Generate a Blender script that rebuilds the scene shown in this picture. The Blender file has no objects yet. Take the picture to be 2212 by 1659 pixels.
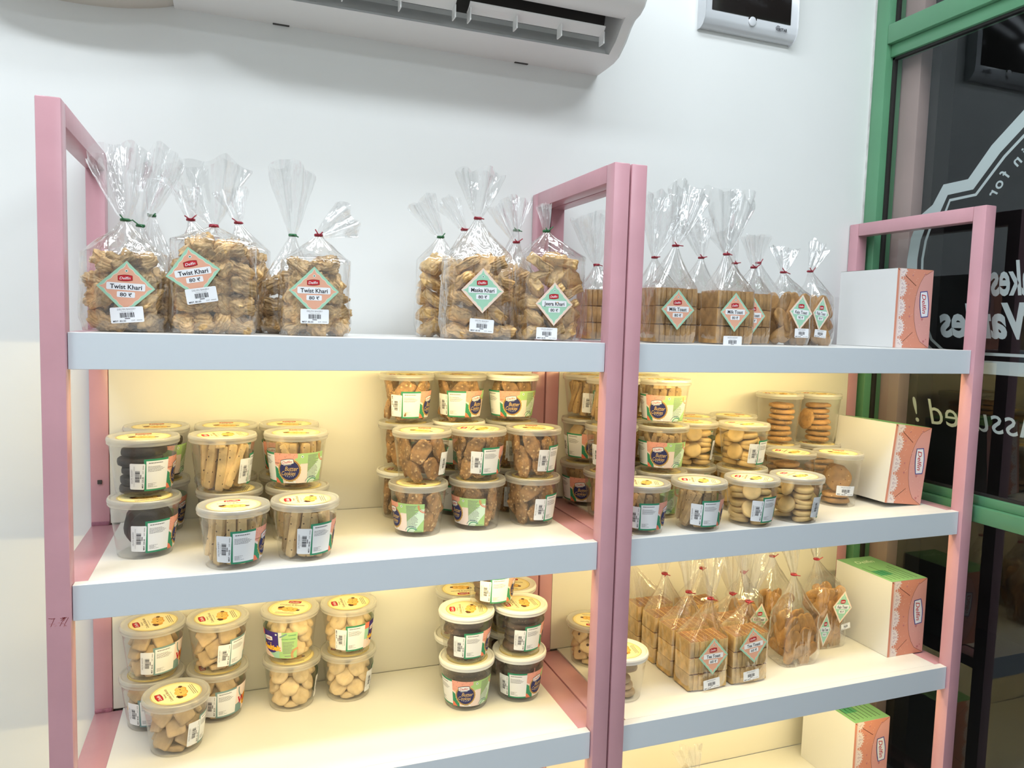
import bpy, bmesh, math, random
from mathutils import Vector, Matrix, noise
PI = math.pi
random.seed(7)
SC = bpy.context.scene
COL = SC.collection
# ------------------------------------------------------------------ camera
YAW, PIT, ROL, FPX = 0.3566, 0.0801, -0.0285, 1603.08
CAM = Vector((0.2606, -1.5779, 0.1916))
def cam_axes():
    cy, sy = math.cos(YAW), math.sin(YAW)
    fwd = Vector((sy*math.cos(PIT), cy*math.cos(PIT), -math.sin(PIT)))
    right = Vector((cy, -sy, 0)); down = fwd.cross(right)
    c, s = math.cos(ROL), math.sin(ROL)
    return c*right + s*down, -s*right + c*down, fwd
_r, _d, _f = cam_axes()
cam_data = bpy.data.cameras.new('camera')
cam_data.sensor_fit = 'HORIZONTAL'; cam_data.sensor_width = 36.0
cam_data.lens = 36.0*FPX/2212.0
cam_data.clip_start = 0.02; cam_data.clip_end = 60
cam = bpy.data.objects.new('camera', cam_data); COL.objects.link(cam)
_m = Matrix((_r, -_d, -_f)).transposed().to_4x4(); _m.translation = CAM
cam.matrix_world = _m
SC.camera = cam
# ------------------------------------------------------------------ world, lights, exposure
FLOOR_Z, CEIL_Z = -1.36, 1.62
w = bpy.data.worlds.new('night'); SC.world = w; w.use_nodes = True
w.node_tree.nodes['Background'].inputs[0].default_value = (0.012, 0.013, 0.016, 1)
w.node_tree.nodes['Background'].inputs[1].default_value = 1.0
SC.view_settings.view_transform = 'Standard'; SC.view_settings.look = 'None'
SC.view_settings.gamma = 1.0; SC.view_settings.use_curve_mapping = False
SC.view_settings.exposure = -0.04
SC.cycles.transparent_max_bounces = 40
SC.cycles.max_bounces = 10
def area(name, loc, rot, sx, sy, power, col, spread=None):
    l = bpy.data.lights.new(name, 'AREA'); l.shape = 'RECTANGLE'; l.size = sx; l.size_y = sy
    l.energy = power; l.color = col
    if spread: l.spread = spread
    o = bpy.data.objects.new(name, l); COL.objects.link(o); o.location = loc; o.rotation_euler = rot
    return o
COOL = (0.87, 0.945, 1.0)
area('ceiling_and_fill_lamp', (0.62, -1.02, CEIL_Z-0.02), (0, 0, 0), 1.2, 0.20, 10, COOL)
area('ceiling_and_fill_lamp', (1.50, -1.10, CEIL_Z-0.02), (0, 0, 0), 0.4, 0.20, 10, COOL)  # added light to lift the right end of the wall
area('ceiling_and_fill_lamp', (0.72, -0.60, CEIL_Z-0.02), (0, 0, 0), 1.5, 0.16, 13, COOL)
area('ceiling_and_fill_lamp', (-0.60, -1.02, CEIL_Z-0.02), (0, 0, 0), 0.5, 0.22, 17, COOL)  # added light that keeps the upper left wall bright
area('ceiling_and_fill_lamp', (0.9, -2.3, CEIL_Z-0.02), (0, 0, 0), 1.4, 0.22, 14, COOL)  # added fill from behind the camera for the shelf fronts
WARM = (1.0, 0.79, 0.36)
U, S, T_, D_, G = 0.93, 0.0321, 0.0316, 0.3641, 0.0033
SHELF_Z = [0.1626, -0.2112, -0.5837, -0.958]
LIP_H, YL = 0.0539, -0.3549
for ux in (0.0, U+G):
    for zt in SHELF_Z[:3]:
        area('shelf_strip_light', (ux+U/2, YL+0.03, zt-0.032), (math.radians(52), 0, 0), 0.80, 0.012, 1.95, WARM)
# ------------------------------------------------------------------ helpers
def link(name, me, mats, parent=None, loc=(0, 0, 0), rot=(0, 0, 0)):
    o = bpy.data.objects.new(name, me); COL.objects.link(o)
    if mats is not None:
        if not isinstance(mats, (list, tuple)): mats = [mats]
        if len(me.materials) == 0:
            for m in mats: me.materials.append(m)
    o.parent = parent; o.location = loc; o.rotation_euler = rot
    return o
def empty(name, loc, rot=(0, 0, 0)):
    o = bpy.data.objects.new(name, None); COL.objects.link(o); o.empty_display_size = 0.03
    o.location = loc; o.rotation_euler = rot
    return o
def tag(o, label, cat, group=None, kind=None):
    if label: o['label'] = label
    if cat: o['category'] = cat
    if group: o['group'] = group
    if kind: o['kind'] = kind
    return o
def mk(name, verts, faces, smooth=False, midx=None):
    me = bpy.data.meshes.new(name); me.from_pydata(verts, [], faces)
    if midx:
        for p, i in zip(me.polygons, midx): p.material_index = i
    if smooth:
        for p in me.polygons: p.use_smooth = True
    me.update(); return me
def box_bm(bm, x0, x1, y0, y1, z0, z1):
    vs = [bm.verts.new(v) for v in ((x0,y0,z0),(x1,y0,z0),(x1,y1,z0),(x0,y1,z0),(x0,y0,z1),(x1,y0,z1),(x1,y1,z1),(x0,y1,z1))]
    for f in ((0,3,2,1),(4,5,6,7),(0,1,5,4),(1,2,6,5),(2,3,7,6),(3,0,4,7)): bm.faces.new([vs[i] for i in f])
def finish(bm, name, bevel=0, seg=2, smooth=True):
    if bevel: bmesh.ops.bevel(bm, geom=list(bm.edges), offset=bevel, segments=seg, profile=0.5, affect='EDGES')
    bmesh.ops.recalc_face_normals(bm, faces=bm.faces)
    me = bpy.data.meshes.new(name); bm.to_mesh(me); bm.free()
    if bevel and smooth:
        for p in me.polygons: p.use_smooth = True
        try: me.set_sharp_from_angle(angle=math.radians(35))
        except Exception: pass
    return me
def boxes(name, bl, bevel=0, seg=2):
    bm = bmesh.new()
    for b in bl: box_bm(bm, *b)
    return finish(bm, name, bevel, seg)
def lathe(name, prof, n=48, smooth=True):
    verts, faces = [], []
    for (r, z) in prof:
        for i in range(n):
            a = 2*PI*i/n; verts.append((r*math.cos(a), r*math.sin(a), z))
    for j in range(len(prof)-1):
        for i in range(n):
            k = (i+1) % n; faces.append((j*n+i, j*n+k, (j+1)*n+k, (j+1)*n+i))
    return mk(name, verts, faces, smooth)
# ------------------------------------------------------------------ materials
def new_mat(name):
    m = bpy.data.materials.new(name); m.use_nodes = True
    return m, m.node_tree, m.node_tree.nodes, m.node_tree.links
def pmat(name, col, rough=0.5, var=0.0, nscale=20, bump=0.0, bscale=60, spec=0.5, metal=0.0, coat=0.0, emis=None, speck=None, objrand=0.0, stretch=None, layers=None):
    m, nt, N, L = new_mat(name); b = N['Principled BSDF']
    b.inputs['Base Color'].default_value = (*col, 1); b.inputs['Roughness'].default_value = rough
    b.inputs['Specular IOR Level'].default_value = spec; b.inputs['Metallic'].default_value = metal
    b.inputs['Coat Weight'].default_value = coat
    tc = N.new('ShaderNodeTexCoord'); src = tc.outputs['Object']
    if stretch:
        mp = N.new('ShaderNodeMapping'); mp.inputs['Scale'].default_value = stretch; L.new(src, mp.inputs[0]); src = mp.outputs[0]
    cur = None
    if var:
        n = N.new('ShaderNodeTexNoise'); n.inputs['Scale'].default_value = nscale; n.inputs['Detail'].default_value = 5; L.new(src, n.inputs[0])
        r = N.new('ShaderNodeValToRGB'); L.new(n.outputs[0], r.inputs[0])
        r.color_ramp.elements[0].position = 0.32; r.color_ramp.elements[1].position = 0.68
        r.color_ramp.elements[0].color = (*[c*(1-var) for c in col], 1); r.color_ramp.elements[1].color = (*[min(1, c*(1+var*0.6)) for c in col], 1)
        cur = r.outputs[0]
    if speck:
        for (sc, th, sc_col) in speck:
            v = N.new('ShaderNodeTexVoronoi'); v.inputs['Scale'].default_value = sc; L.new(src, v.inputs[0])
            n2 = N.new('ShaderNodeMath'); n2.operation = 'LESS_THAN'; n2.inputs[1].default_value = th; L.new(v.outputs['Distance'], n2.inputs[0])
            mx = N.new('ShaderNodeMix'); mx.data_type = 'RGBA'; L.new(n2.outputs[0], mx.inputs[0])
            if cur: L.new(cur, mx.inputs[6])
            else: mx.inputs[6].default_value = (*col, 1)
            mx.inputs[7].default_value = (*sc_col, 1); cur = mx.outputs[2]
    if objrand:
        oi = N.new('ShaderNodeObjectInfo'); mr = N.new('ShaderNodeMapRange'); L.new(oi.outputs['Random'], mr.inputs[0])
        mr.inputs[3].default_value = 1-objrand; mr.inputs[4].default_value = 1+objrand
        hs = N.new('ShaderNodeHueSaturation'); L.new(mr.outputs[0], hs.inputs['Value'])
        if cur: L.new(cur, hs.inputs['Color'])
        else: hs.inputs['Color'].default_value = (*col, 1)
        cur = hs.outputs[0]
    if cur: L.new(cur, b.inputs['Base Color'])
    if layers:
        wv = N.new('ShaderNodeTexWave'); wv.wave_type = 'BANDS'; wv.bands_direction = 'Z'; wv.inputs['Scale'].default_value = layers; wv.inputs['Distortion'].default_value = 14; wv.inputs['Detail'].default_value = 2; wv.inputs['Detail Scale'].default_value = 0.8
        L.new(tc.outputs['Object'], wv.inputs[0])
        rr = N.new('ShaderNodeValToRGB'); L.new(wv.outputs['Fac'], rr.inputs[0]); rr.color_ramp.elements[0].color = (0.74, 0.66, 0.55, 1); rr.color_ramp.elements[0].position = 0.0; rr.color_ramp.elements[1].color = (1.08, 1.08, 1.08, 1); rr.color_ramp.elements[1].position = 0.35
        mm = N.new('ShaderNodeMix'); mm.data_type = 'RGBA'; mm.blend_type = 'MULTIPLY'; mm.inputs[0].default_value = 1.0
        L.new(cur, mm.inputs[6]); L.new(rr.outputs[0], mm.inputs[7]); L.new(mm.outputs[2], b.inputs['Base Color'])
        bl = N.new('ShaderNodeBump'); bl.inputs['Strength'].default_value = 0.45; bl.inputs['Distance'].default_value = 0.002; L.new(wv.outputs['Fac'], bl.inputs['Height'])
    if bump:
        n = N.new('ShaderNodeTexNoise'); n.inputs['Scale'].default_value = bscale; n.inputs['Detail'].default_value = 6; L.new(src, n.inputs[0])
        bp = N.new('ShaderNodeBump'); bp.inputs['Strength'].default_value = bump; bp.inputs['Distance'].default_value = 0.004; L.new(n.outputs[0], bp.inputs['Height']); L.new(bp.outputs[0], b.inputs['Normal'])
        if layers: L.new(bl.outputs[0], bp.inputs['Normal'])
    if emis:
        b.inputs['Emission Color'].default_value = (*emis[0], 1); b.inputs['Emission Strength'].default_value = emis[1]
    return m
def film_mat(name, tint, haze, hazecol, rough, f0, f1, power, bump=0, bscale=30, bstretch=(1, 1, 1), trl=False):
    m, nt, N, L = new_mat(name); N.remove(N['Principled BSDF']); out = N['Material Output']
    tr = N.new('ShaderNodeBsdfTransparent'); tr.inputs[0].default_value = (*tint, 1)
    df = N.new('ShaderNodeBsdfDiffuse'); df.inputs[0].default_value = (*hazecol, 1)
    hz = df.outputs[0]
    if trl:
        tl = N.new('ShaderNodeBsdfTranslucent'); tl.inputs[0].default_value = (*hazecol, 1)
        mh = N.new('ShaderNodeMixShader'); mh.inputs[0].default_value = 0.5; L.new(df.outputs[0], mh.inputs[1]); L.new(tl.outputs[0], mh.inputs[2]); hz = mh.outputs[0]
    gl = N.new('ShaderNodeBsdfGlossy'); gl.inputs[0].default_value = (1, 1, 1, 1); gl.inputs['Roughness'].default_value = rough
    m1 = N.new('ShaderNodeMixShader'); m1.inputs[0].default_value = haze; L.new(tr.outputs[0], m1.inputs[1]); L.new(hz, m1.inputs[2])
    lw = N.new('ShaderNodeLayerWeight'); lw.inputs[0].default_value = 0.5
    pw = N.new('ShaderNodeMath'); pw.operation = 'POWER'; pw.inputs[1].default_value = power; L.new(lw.outputs['Facing'], pw.inputs[0])
    mr = N.new('ShaderNodeMapRange'); mr.inputs[3].default_value = f0; mr.inputs[4].default_value = f1; L.new(pw.outputs[0], mr.inputs[0])
    m2 = N.new('ShaderNodeMixShader'); L.new(mr.outputs[0], m2.inputs[0]); L.new(m1.outputs[0], m2.inputs[1]); L.new(gl.outputs[0], m2.inputs[2])
    L.new(m2.outputs[0], out.inputs[0])
    if bump:
        tc = N.new('ShaderNodeTexCoord'); mp = N.new('ShaderNodeMapping'); mp.inputs['Scale'].default_value = bstretch; L.new(tc.outputs['Object'], mp.inputs[0])
        n = N.new('ShaderNodeTexNoise'); n.inputs['Scale'].default_value = bscale; n.inputs['Detail'].default_value = 2.5; n.inputs['Distortion'].default_value = 1.2; L.new(mp.outputs[0], n.inputs[0])
        bp = N.new('ShaderNodeBump'); bp.inputs['Strength'].default_value = bump; bp.inputs['Distance'].default_value = 0.01; L.new(n.outputs[0], bp.inputs['Height'])
        if bump > 0.2:
            vo = N.new('ShaderNodeTexVoronoi'); vo.feature = 'F1'; vo.inputs['Scale'].default_value = bscale*0.75; L.new(mp.outputs[0], vo.inputs[0])
            b2 = N.new('ShaderNodeBump'); b2.inputs['Strength'].default_value = 0.55; b2.inputs['Distance'].default_value = 0.006; L.new(vo.outputs['Distance'], b2.inputs['Height']); L.new(b2.outputs[0], bp.inputs['Normal'])
        L.new(bp.outputs[0], gl.inputs['Normal']); L.new(bp.outputs[0], lw.inputs['Normal'])
    return m
def spmat(name, col, rough=0.7): return pmat(name, col, rough, spec=0.25)
M_WALL = pmat('wall_paint', (0.80, 0.81, 0.80), 0.55, var=0.015, nscale=2.5, bump=0.05, bscale=15)
M_PINK = pmat('pink_gloss_paint', (0.58, 0.305, 0.35), 0.28, var=0.05, nscale=12, bump=0.10, bscale=45, spec=0.5)
M_WELD = pmat('scraped_pink_paint', (0.42, 0.17, 0.24), 0.5, var=0.3, nscale=90, bump=0.5, bscale=200)
M_SHELF = pmat('white_laminate', (0.80, 0.79, 0.76), 0.35, var=0.01, nscale=8)
M_LIP = pmat('white_laminate_cool_tint', (0.66, 0.71, 0.765), 0.5)  # white laminate, blue-grey of the cool room light put into its colour
M_PANEL = pmat('cream_panel', (0.80, 0.77, 0.68), 0.5, var=0.015, nscale=5)
M_GREEN = pmat('green_window_paint', (0.105, 0.285, 0.155), 0.3, var=0.05, nscale=8)
M_CEIL = pmat('ceiling_paint', (0.82, 0.83, 0.82), 0.8)
M_FLOOR = pmat('floor_tile', (0.62, 0.60, 0.57), 0.3, var=0.1, nscale=3)
M_GASKET = pmat('dark_gasket', (0.02, 0.018, 0.017), 0.6)
M_AC = pmat('white_plastic', (0.80, 0.80, 0.79), 0.32)
M_ACDARK = pmat('dark_duct_plastic', (0.045, 0.040, 0.036), 0.5)
M_SILVER = pmat('silver_plastic', (0.63, 0.65, 0.68), 0.22, coat=0.3)
M_BLACKGLASS = pmat('smoked_cover', (0.016, 0.013, 0.012), 0.12)
M_STEEL = pmat('steel', (0.5, 0.5, 0.52), 0.3, metal=1.0)
M_LED = pmat('led_tape', (0.9, 0.8, 0.5), 0.5, emis=((1.0, 0.80, 0.36), 6.0))
M_FILM = film_mat('clear_bag_film', (0.975, 0.975, 0.975), 0.035, (0.85, 0.86, 0.88), 0.075, 0.11, 0.85, 2.4, bump=0.55, bscale=30, bstretch=(1.0, 1.0, 0.4), trl=True)
M_TUB = film_mat('clear_tub_plastic', (0.965, 0.965, 0.955), 0.06, (0.88, 0.88, 0.85), 0.14, 0.03, 0.6, 3.0, bump=0.03, bscale=20, trl=True)
M_LIDC = film_mat('frosted_lid_plastic', (0.95, 0.95, 0.93), 0.50, (0.90, 0.90, 0.86), 0.25, 0.07, 0.5, 3.0, trl=True)
M_LIDW = pmat('white_lid_plastic', (0.86, 0.85, 0.80), 0.35)
M_TIE_R = pmat('red_twist_tie', (0.30, 0.012, 0.03), 0.4)
M_TIE_G = pmat('green_twist_tie', (0.015, 0.13, 0.04), 0.4)
# print inks
INK = {}
def ink(name, col):
    if name not in INK: INK[name] = spmat(name+'_print', col)
    return INK[name]
ink('white', (0.82, 0.83, 0.86)); ink('black', (0.025, 0.022, 0.03)); ink('grey', (0.22, 0.21, 0.23)); ink('midgrey', (0.42, 0.42, 0.42))
ink('peach', (0.76, 0.40, 0.28)); ink('peach_light', (0.86, 0.66, 0.55)); ink('mint', (0.36, 0.62, 0.46)); ink('mint_light', (0.66, 0.82, 0.66))
ink('green', (0.045, 0.27, 0.15)); ink('lime', (0.40, 0.62, 0.26)); ink('salmon', (0.80, 0.38, 0.30)); ink('red', (0.52, 0.025, 0.035)); ink('coral', (0.80, 0.20, 0.12))
ink('navy', (0.035, 0.04, 0.14)); ink('purple', (0.055, 0.03, 0.20)); ink('gold', (0.72, 0.50, 0.20)); ink('yellow', (0.95, 0.60, 0.04)); ink('cream', (0.90, 0.76, 0.36)); ink('cream_light', (0.93, 0.84, 0.50))
ink('brown', (0.10, 0.035, 0.02)); ink('biscuit', (0.72, 0.36, 0.07)); ink('biscuit_light', (0.86, 0.55, 0.15)); ink('blush', (0.84, 0.70, 0.66)); ink('darkred', (0.22, 0.01, 0.012)); ink('slate', (0.20, 0.32, 0.33))
ink('boxpeach', (0.72, 0.30, 0.205)); ink('boxpink', (0.72, 0.36, 0.32)); ink('boxgreen', (0.20, 0.42, 0.22)); ink('heart', (0.55, 0.20, 0.20)); ink('lace', (0.86, 0.74, 0.70)); ink('blue', (0.05, 0.06, 0.28)); ink('lacedot', (0.50, 0.32, 0.36))
# ------------------------------------------------------------------ flat print sheets
_txt = {}
def text_geo(s, shear=0.0, bold=0.0, spacing=1.0):
    k = (s, shear, bold, spacing)
    if k in _txt: return _txt[k]
    c = bpy.data.curves.new('tmp_text', 'FONT'); c.body = s; c.shear = shear; c.offset = bold; c.space_character = spacing
    c.resolution_u = 3
    o = bpy.data.objects.new('tmp_text', c); COL.objects.link(o)
    dg = bpy.context.evaluated_depsgraph_get(); dg.update(); me = o.evaluated_get(dg).to_mesh()
    vs = [(v.co.x, v.co.y) for v in me.vertices]; fs = [tuple(p.vertices) for p in me.polygons]
    o.evaluated_get(dg).to_mesh_clear()
    bpy.data.objects.remove(o); bpy.data.curves.remove(c)
    assert not vs or max(abs(v[1]) for v in vs) < 3, s
    if vs:
        x0 = min(v[0] for v in vs); x1 = max(v[0] for v in vs)
    else: x0 = x1 = 0
    _txt[k] = (vs, fs, x0, x1); return _txt[k]
class Sheet:
    def __init__(s): s.v = []; s.f = []; s.m = []; s.inks = []
    def _i(s, n):
        if n not in s.inks: s.inks.append(n)
        return s.inks.index(n)
    def add(s, vs, fs, c, lay):
        o = len(s.v); s.v += [(x, y, lay) for x, y in vs]; k = s._i(c)
        for f in fs: s.f.append(tuple(i+o for i in f)); s.m.append(k)
    def poly(s, pts, c, lay):
        n = len(pts); cx = sum(p[0] for p in pts)/n; cy = sum(p[1] for p in pts)/n
        s.add(list(pts)+[(cx, cy)], [(i, (i+1) % n, n) for i in range(n)], c, lay)
    def rect(s, x0, y0, x1, y1, c, lay, r=0):
        if r: 
            pts = []
            for (cx, cy, a0) in ((x1-r, y0+r, -90), (x1-r, y1-r, 0), (x0+r, y1-r, 90), (x0+r, y0+r, 180)):
                for k in range(4): a = math.radians(a0+30*k); pts.append((cx+r*math.cos(a), cy+r*math.sin(a)))
            s.poly(pts, c, lay)
        else: s.add([(x0, y0), (x1, y0), (x1, y1), (x0, y1)], [(0, 1, 2, 3)], c, lay)
    def circle(s, cx, cy, r, c, lay, n=20, ry=None, wob=0, nw=24):
        ry = ry or r
        s.poly([(cx+(r+wob*math.cos(nw*2*PI*i/n))*math.cos(2*PI*i/n), cy+(ry+wob*math.cos(nw*2*PI*i/n))*math.sin(2*PI*i/n)) for i in range(n)], c, lay)
    def ring(s, cx, cy, r0, r1, c, lay, n=36, a0=0, a1=2*PI):
        vs, fs = [], []
        for i in range(n+1):
            a = a0+(a1-a0)*i/n; vs += [(cx+r0*math.cos(a), cy+r0*math.sin(a)), (cx+r1*math.cos(a), cy+r1*math.sin(a))]
        for i in range(n): fs.append((2*i, 2*i+1, 2*i+3, 2*i+2))
        s.add(vs, fs, c, lay)
    def line(s, x0, y0, x1, y1, w, c, lay):
        dx, dy = x1-x0, y1-y0; l = math.hypot(dx, dy) or 1; nx, ny = -dy/l*w/2, dx/l*w/2
        s.add([(x0+nx, y0+ny), (x0-nx, y0-ny), (x1-nx, y1-ny), (x1+nx, y1+ny)], [(0, 1, 2, 3)], c, lay)
    def path(s, pts, w, c, lay):
        for a, b in zip(pts[:-1], pts[1:]): s.line(*a, *b, w, c, lay)
    def text(s, t, x, y, h, c, lay, shear=0.0, bold=0.0, align='C', rot=0.0, width=None, spacing=1.0):
        vs, fs, x0, x1 = text_geo(t, shear, bold, spacing); k = h/0.73; kx = k
        if width and x1 > x0: kx = width/(x1-x0)
        off = {'C': -(x0+x1)/2, 'L': -x0, 'R': -x1}[align]
        ca, sa = math.cos(rot), math.sin(rot); o = []
        for vx, vy in vs:
            X = (vx+off)*kx; Y = (vy-0.36)*k; o.append((x+X*ca-Y*sa, y+X*sa+Y*ca))
        s.add(o, fs, c, lay)
    def lines(s, x0, y0, x1, y1, n, c, lay, seed=0, jag=0.35, w=None):
        rg = random.Random(seed); dy = (y1-y0)/n; w = w or abs(dy)*0.42
        for i in range(n):
            y = y0+dy*(i+0.5); xe = x1-(x1-x0)*rg.random()*jag; x = x0
            while x < xe:
                l = rg.uniform(0.0012, 0.0032); e = min(x+l, xe); s.line(x, y, e, y, w, c, lay); x = e+0.0005
    def rotate(s, ang, dx=0, dy=0):
        ca, sa = math.cos(ang), math.sin(ang); s.v = [(x*ca-y*sa+dx, x*sa+y*ca+dy, l) for x, y, l in s.v]
    def mesh(s, name, fn, cut=0):
        bm = bmesh.new(); vv = [bm.verts.new((x, y, l*1e-5)) for x, y, l in s.v]
        for f, m in zip(s.f, s.m):
            try: F = bm.faces.new([vv[i] for i in f]); F.material_index = m
            except ValueError: pass
        if cut:
            xs = [v[0] for v in s.v]; x = min(xs)+cut
            while x < max(xs):
                bmesh.ops.bisect_plane(bm, geom=list(bm.verts)+list(bm.edges)+list(bm.faces), plane_co=(x, 0, 0), plane_no=(1, 0, 0)); x += cut
        for f in bm.faces:
            if f.normal.z < 0: f.normal_flip()
        for v in bm.verts: v.co = Vector(fn(v.co.x, v.co.y, v.co.z*1e5))
        me = bpy.data.meshes.new(name); bm.to_mesh(me); bm.free()
        for n in s.inks: me.materials.append(INK[n])
        return me
def delfin_banner(s, cx, cy, wd, ang, lay, mode='red'):
    """wavy banner with the brand lettering, sheet units in metres"""
    t = Sheet(); h = wd*0.36
    top = [(-wd/2+wd*i/8, h/2*0.9+0.06*wd*math.sin(PI*i/8)) for i in range(9)]
    bot = [(wd/2-wd*i/8, -h/2*0.9-0.05*wd*math.sin(PI*i/8)) for i in range(9)]
    outer = top+bot
    if mode == 'red': a, b, c, e = 'red', 'darkred', 'white', 'white'
    elif mode == 'white': a, b, c, e = 'white', 'navy', 'red', 'white'
    else: a, b, c, e = 'white', 'blue', 'red', 'white'
    t.poly([(x*1.07, y*1.2) for x, y in outer], b, lay); t.poly(outer, a, lay+1)
    t.text('Delfin', -wd*0.02, 0, h*0.62, c, lay+2, shear=0.25, bold=0.008, width=wd*0.80)
    t.rotate(ang, cx, cy)
    o = len(s.v); s.v += t.v
    for f, m in zip(t.f, t.m): s.f.append(tuple(i+o for i in f)); s.m.append(s._i(t.inks[m]))
def barcode_sheet(title, price, w=0.046, h=0.024, seed=1):
    s = Sheet(); s.rect(-w/2, -h/2, w/2, h/2, 'white', 0, r=0.0018)
    s.text('DELFIN BAKERY', 0, h*0.36, h*0.11, 'grey', 1, bold=0.004); s.text(title, 0, h*0.21, h*0.085, 'midgrey', 1)
    rg = random.Random(seed); x = -w*0.22
    while x < w*0.22:
        bw = rg.choice((0.0004, 0.0004, 0.0008, 0.0011)); s.rect(x, -h*0.17, min(x+bw, w*0.22), h*0.14, 'black', 1); x += bw+rg.choice((0.0004, 0.0007))
    s.text('MRP: '+price, -w*0.44, -h*0.38, h*0.12, 'black', 1, bold=0.012, align='L'); s.text('EXP:', w*0.12, -h*0.37, h*0.09, 'grey', 1, align='L')
    s.line(w*0.27, -h*0.37, w*0.44, -h*0.37, h*0.05, 'midgrey', 1)
    s.line(-w*0.08, -h*0.235, w*0.08, -h*0.235, h*0.07, 'grey', 1)
    return s
# ------------------------------------------------------------------ room shell
def structure(name, me, mats, parent=None, label=None):
    o = link(name, me, mats, parent)
    if parent is None: o['kind'] = 'structure'
    if label: o['label'] = label
    return o
WY, XC, XL, YF = 0.0335, 1.875, -1.3, -3.4
structure('wall_back', boxes('wall_back', [(XL-0.1, XC+0.02, WY, WY+0.12, FLOOR_Z, CEIL_Z)]), M_WALL)
structure('wall_left', boxes('wall_left', [(XL-0.12, XL, YF, WY+0.12, FLOOR_Z, CEIL_Z)]), M_WALL)
structure('wall_front', boxes('wall_front', [(XL-0.12, 2.0, YF-0.12, YF, FLOOR_Z, CEIL_Z)]), M_WALL)
structure('floor', boxes('floor', [(XL-0.12, XC+0.1, YF-0.12, WY+0.12, FLOOR_Z-0.1, FLOOR_Z)]), M_FLOOR)
structure('ceiling', boxes('ceiling', [(XL-0.12, XC+0.1, YF-0.12, WY+0.12, CEIL_Z, CEIL_Z+0.1)]), M_CEIL)
# right side: glazed shop front in a green steel frame
XG = 1.904
fr = []
def fbar(y0, y1, z0, z1, x0=XC, x1=XG+0.03): fr.append((x0, x1, y0, y1, z0, z1))
fbar(-0.012, 0.030, FLOOR_Z, CEIL_Z)                                  # post at the corner
fbar(-2.10, -0.012, 0.958, 1.008); fbar(-2.10, -0.012, 0.926, 0.958, XC+0.014)
fbar(-2.10, -0.012, -0.238, -0.200); fbar(-2.10, -0.012, -0.200, -0.178, XC+0.014)
fbar(-2.10, -0.012, CEIL_Z-0.04, CEIL_Z); fbar(-2.10, -0.012, FLOOR_Z, FLOOR_Z+0.05)
fbar(-2.14, -2.10, FLOOR_Z, CEIL_Z)
win = structure('window_1', boxes('window_frame', fr, 0.0025, 2), M_GREEN)
win['label'] = 'green painted steel shop window frame at the right'
gk = []
for (z0, z1) in ((FLOOR_Z+0.05, -0.238), (-0.178, 0.926), (1.008, CEIL_Z-0.04)):
    gk += [(XG-0.006, XG+0.006, -0.019, -0.0125, z0, z1), (XG-0.006, XG+0.006, -2.10, -0.0125, z0, z0+0.006), (XG-0.006, XG+0.006, -2.10, -0.0125, z1-0.006, z1)]
link('gasket', boxes('gasket', gk), M_GASKET, win)
# wall sealant line where frame meets wall
structure('trim_1', boxes('trim_corner', [(XC-0.002, XC+0.002, WY-0.005, WY, FLOOR_Z, CEIL_Z)]), pmat('sealant', (0.60, 0.60, 0.58), 0.8, var=0.25, nscale=25))
def glass_mat():
    m, nt, N, L = new_mat('window_glass'); N.remove(N['Principled BSDF']); out = N['Material Output']
    tr = N.new('ShaderNodeBsdfTransparent'); tr.inputs[0].default_value = (0.80, 0.83, 0.82, 1)
    gl = N.new('ShaderNodeBsdfGlossy'); gl.inputs['Roughness'].default_value = 0.0; gl.inputs[0].default_value = (0.9, 0.95, 1, 1)
    lw = N.new('ShaderNodeLayerWeight'); pw = N.new('ShaderNodeMath'); pw.operation = 'POWER'; pw.inputs[1].default_value = 5; L.new(lw.outputs['Facing'], pw.inputs[0])
    mr = N.new('ShaderNodeMapRange'); mr.inputs[3].default_value = 0.055; mr.inputs[4].default_value = 0.95; L.new(pw.outputs[0], mr.inputs[0])
    mx = N.new('ShaderNodeMixShader'); L.new(mr.outputs[0], mx.inputs[0]); L.new(tr.outputs[0], mx.inputs[1]); L.new(gl.outputs[0], mx.inputs[2]); L.new(mx.outputs[0], out.inputs[0])
    return m
M_GLASS = glass_mat()
for (z0, z1) in ((FLOOR_Z+0.05, -0.238), (-0.178, 0.926), (1.008, CEIL_Z-0.04)):
    link('pane', mk('pane', [(XG, -2.10, z0), (XG, -0.012, z0), (XG, -0.012, z1), (XG, -2.10, z1)], [(0, 1, 2, 3)]), M_GLASS, win)
structure('wall_right', boxes('wall_right', [(XC, XC+0.12, YF, -2.14, FLOOR_Z, CEIL_Z)]), M_WALL)
# vinyl decal on the outside of the glass, read from the street (mirrored from in here)
M_VINYL = pmat('frosted_vinyl', (0.60, 0.66, 0.68), 0.6); INK['vinyl'] = M_VINYL
def dk(y, z): return (-1.5779+(y+1.5779)*1.018, 0.1916+(z-0.1916)*1.018)
ds = Sheet()
def offs(pts, d):
    out = []
    for i, p in enumerate(pts):
        a = pts[max(i-1, 0)]; b = pts[min(i+1, len(pts)-1)]; tx, ty = b[0]-a[0], b[1]-a[1]; l = math.hypot(tx, ty) or 1
        out.append((p[0]-ty/l*d, p[1]+tx/l*d))
    return out
outer = [(-0.95, 0.80), (-0.72, 0.80), (-0.60, 0.785), (-0.50, 0.752), (-0.40, 0.692), (-0.33, 0.630), (-0.277, 0.563), (-0.212, 0.561), (-0.186, 0.516), (-0.149, 0.492), (-0.129, 0.440), (-0.122, 0.385),
         (-0.126, 0.30), (-0.142, 0.22), (-0.175, 0.155), (-0.225, 0.118), (-0.28, 0.109), (-1.0, 0.109)]
outer = [dk(*p) for p in outer]
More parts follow.
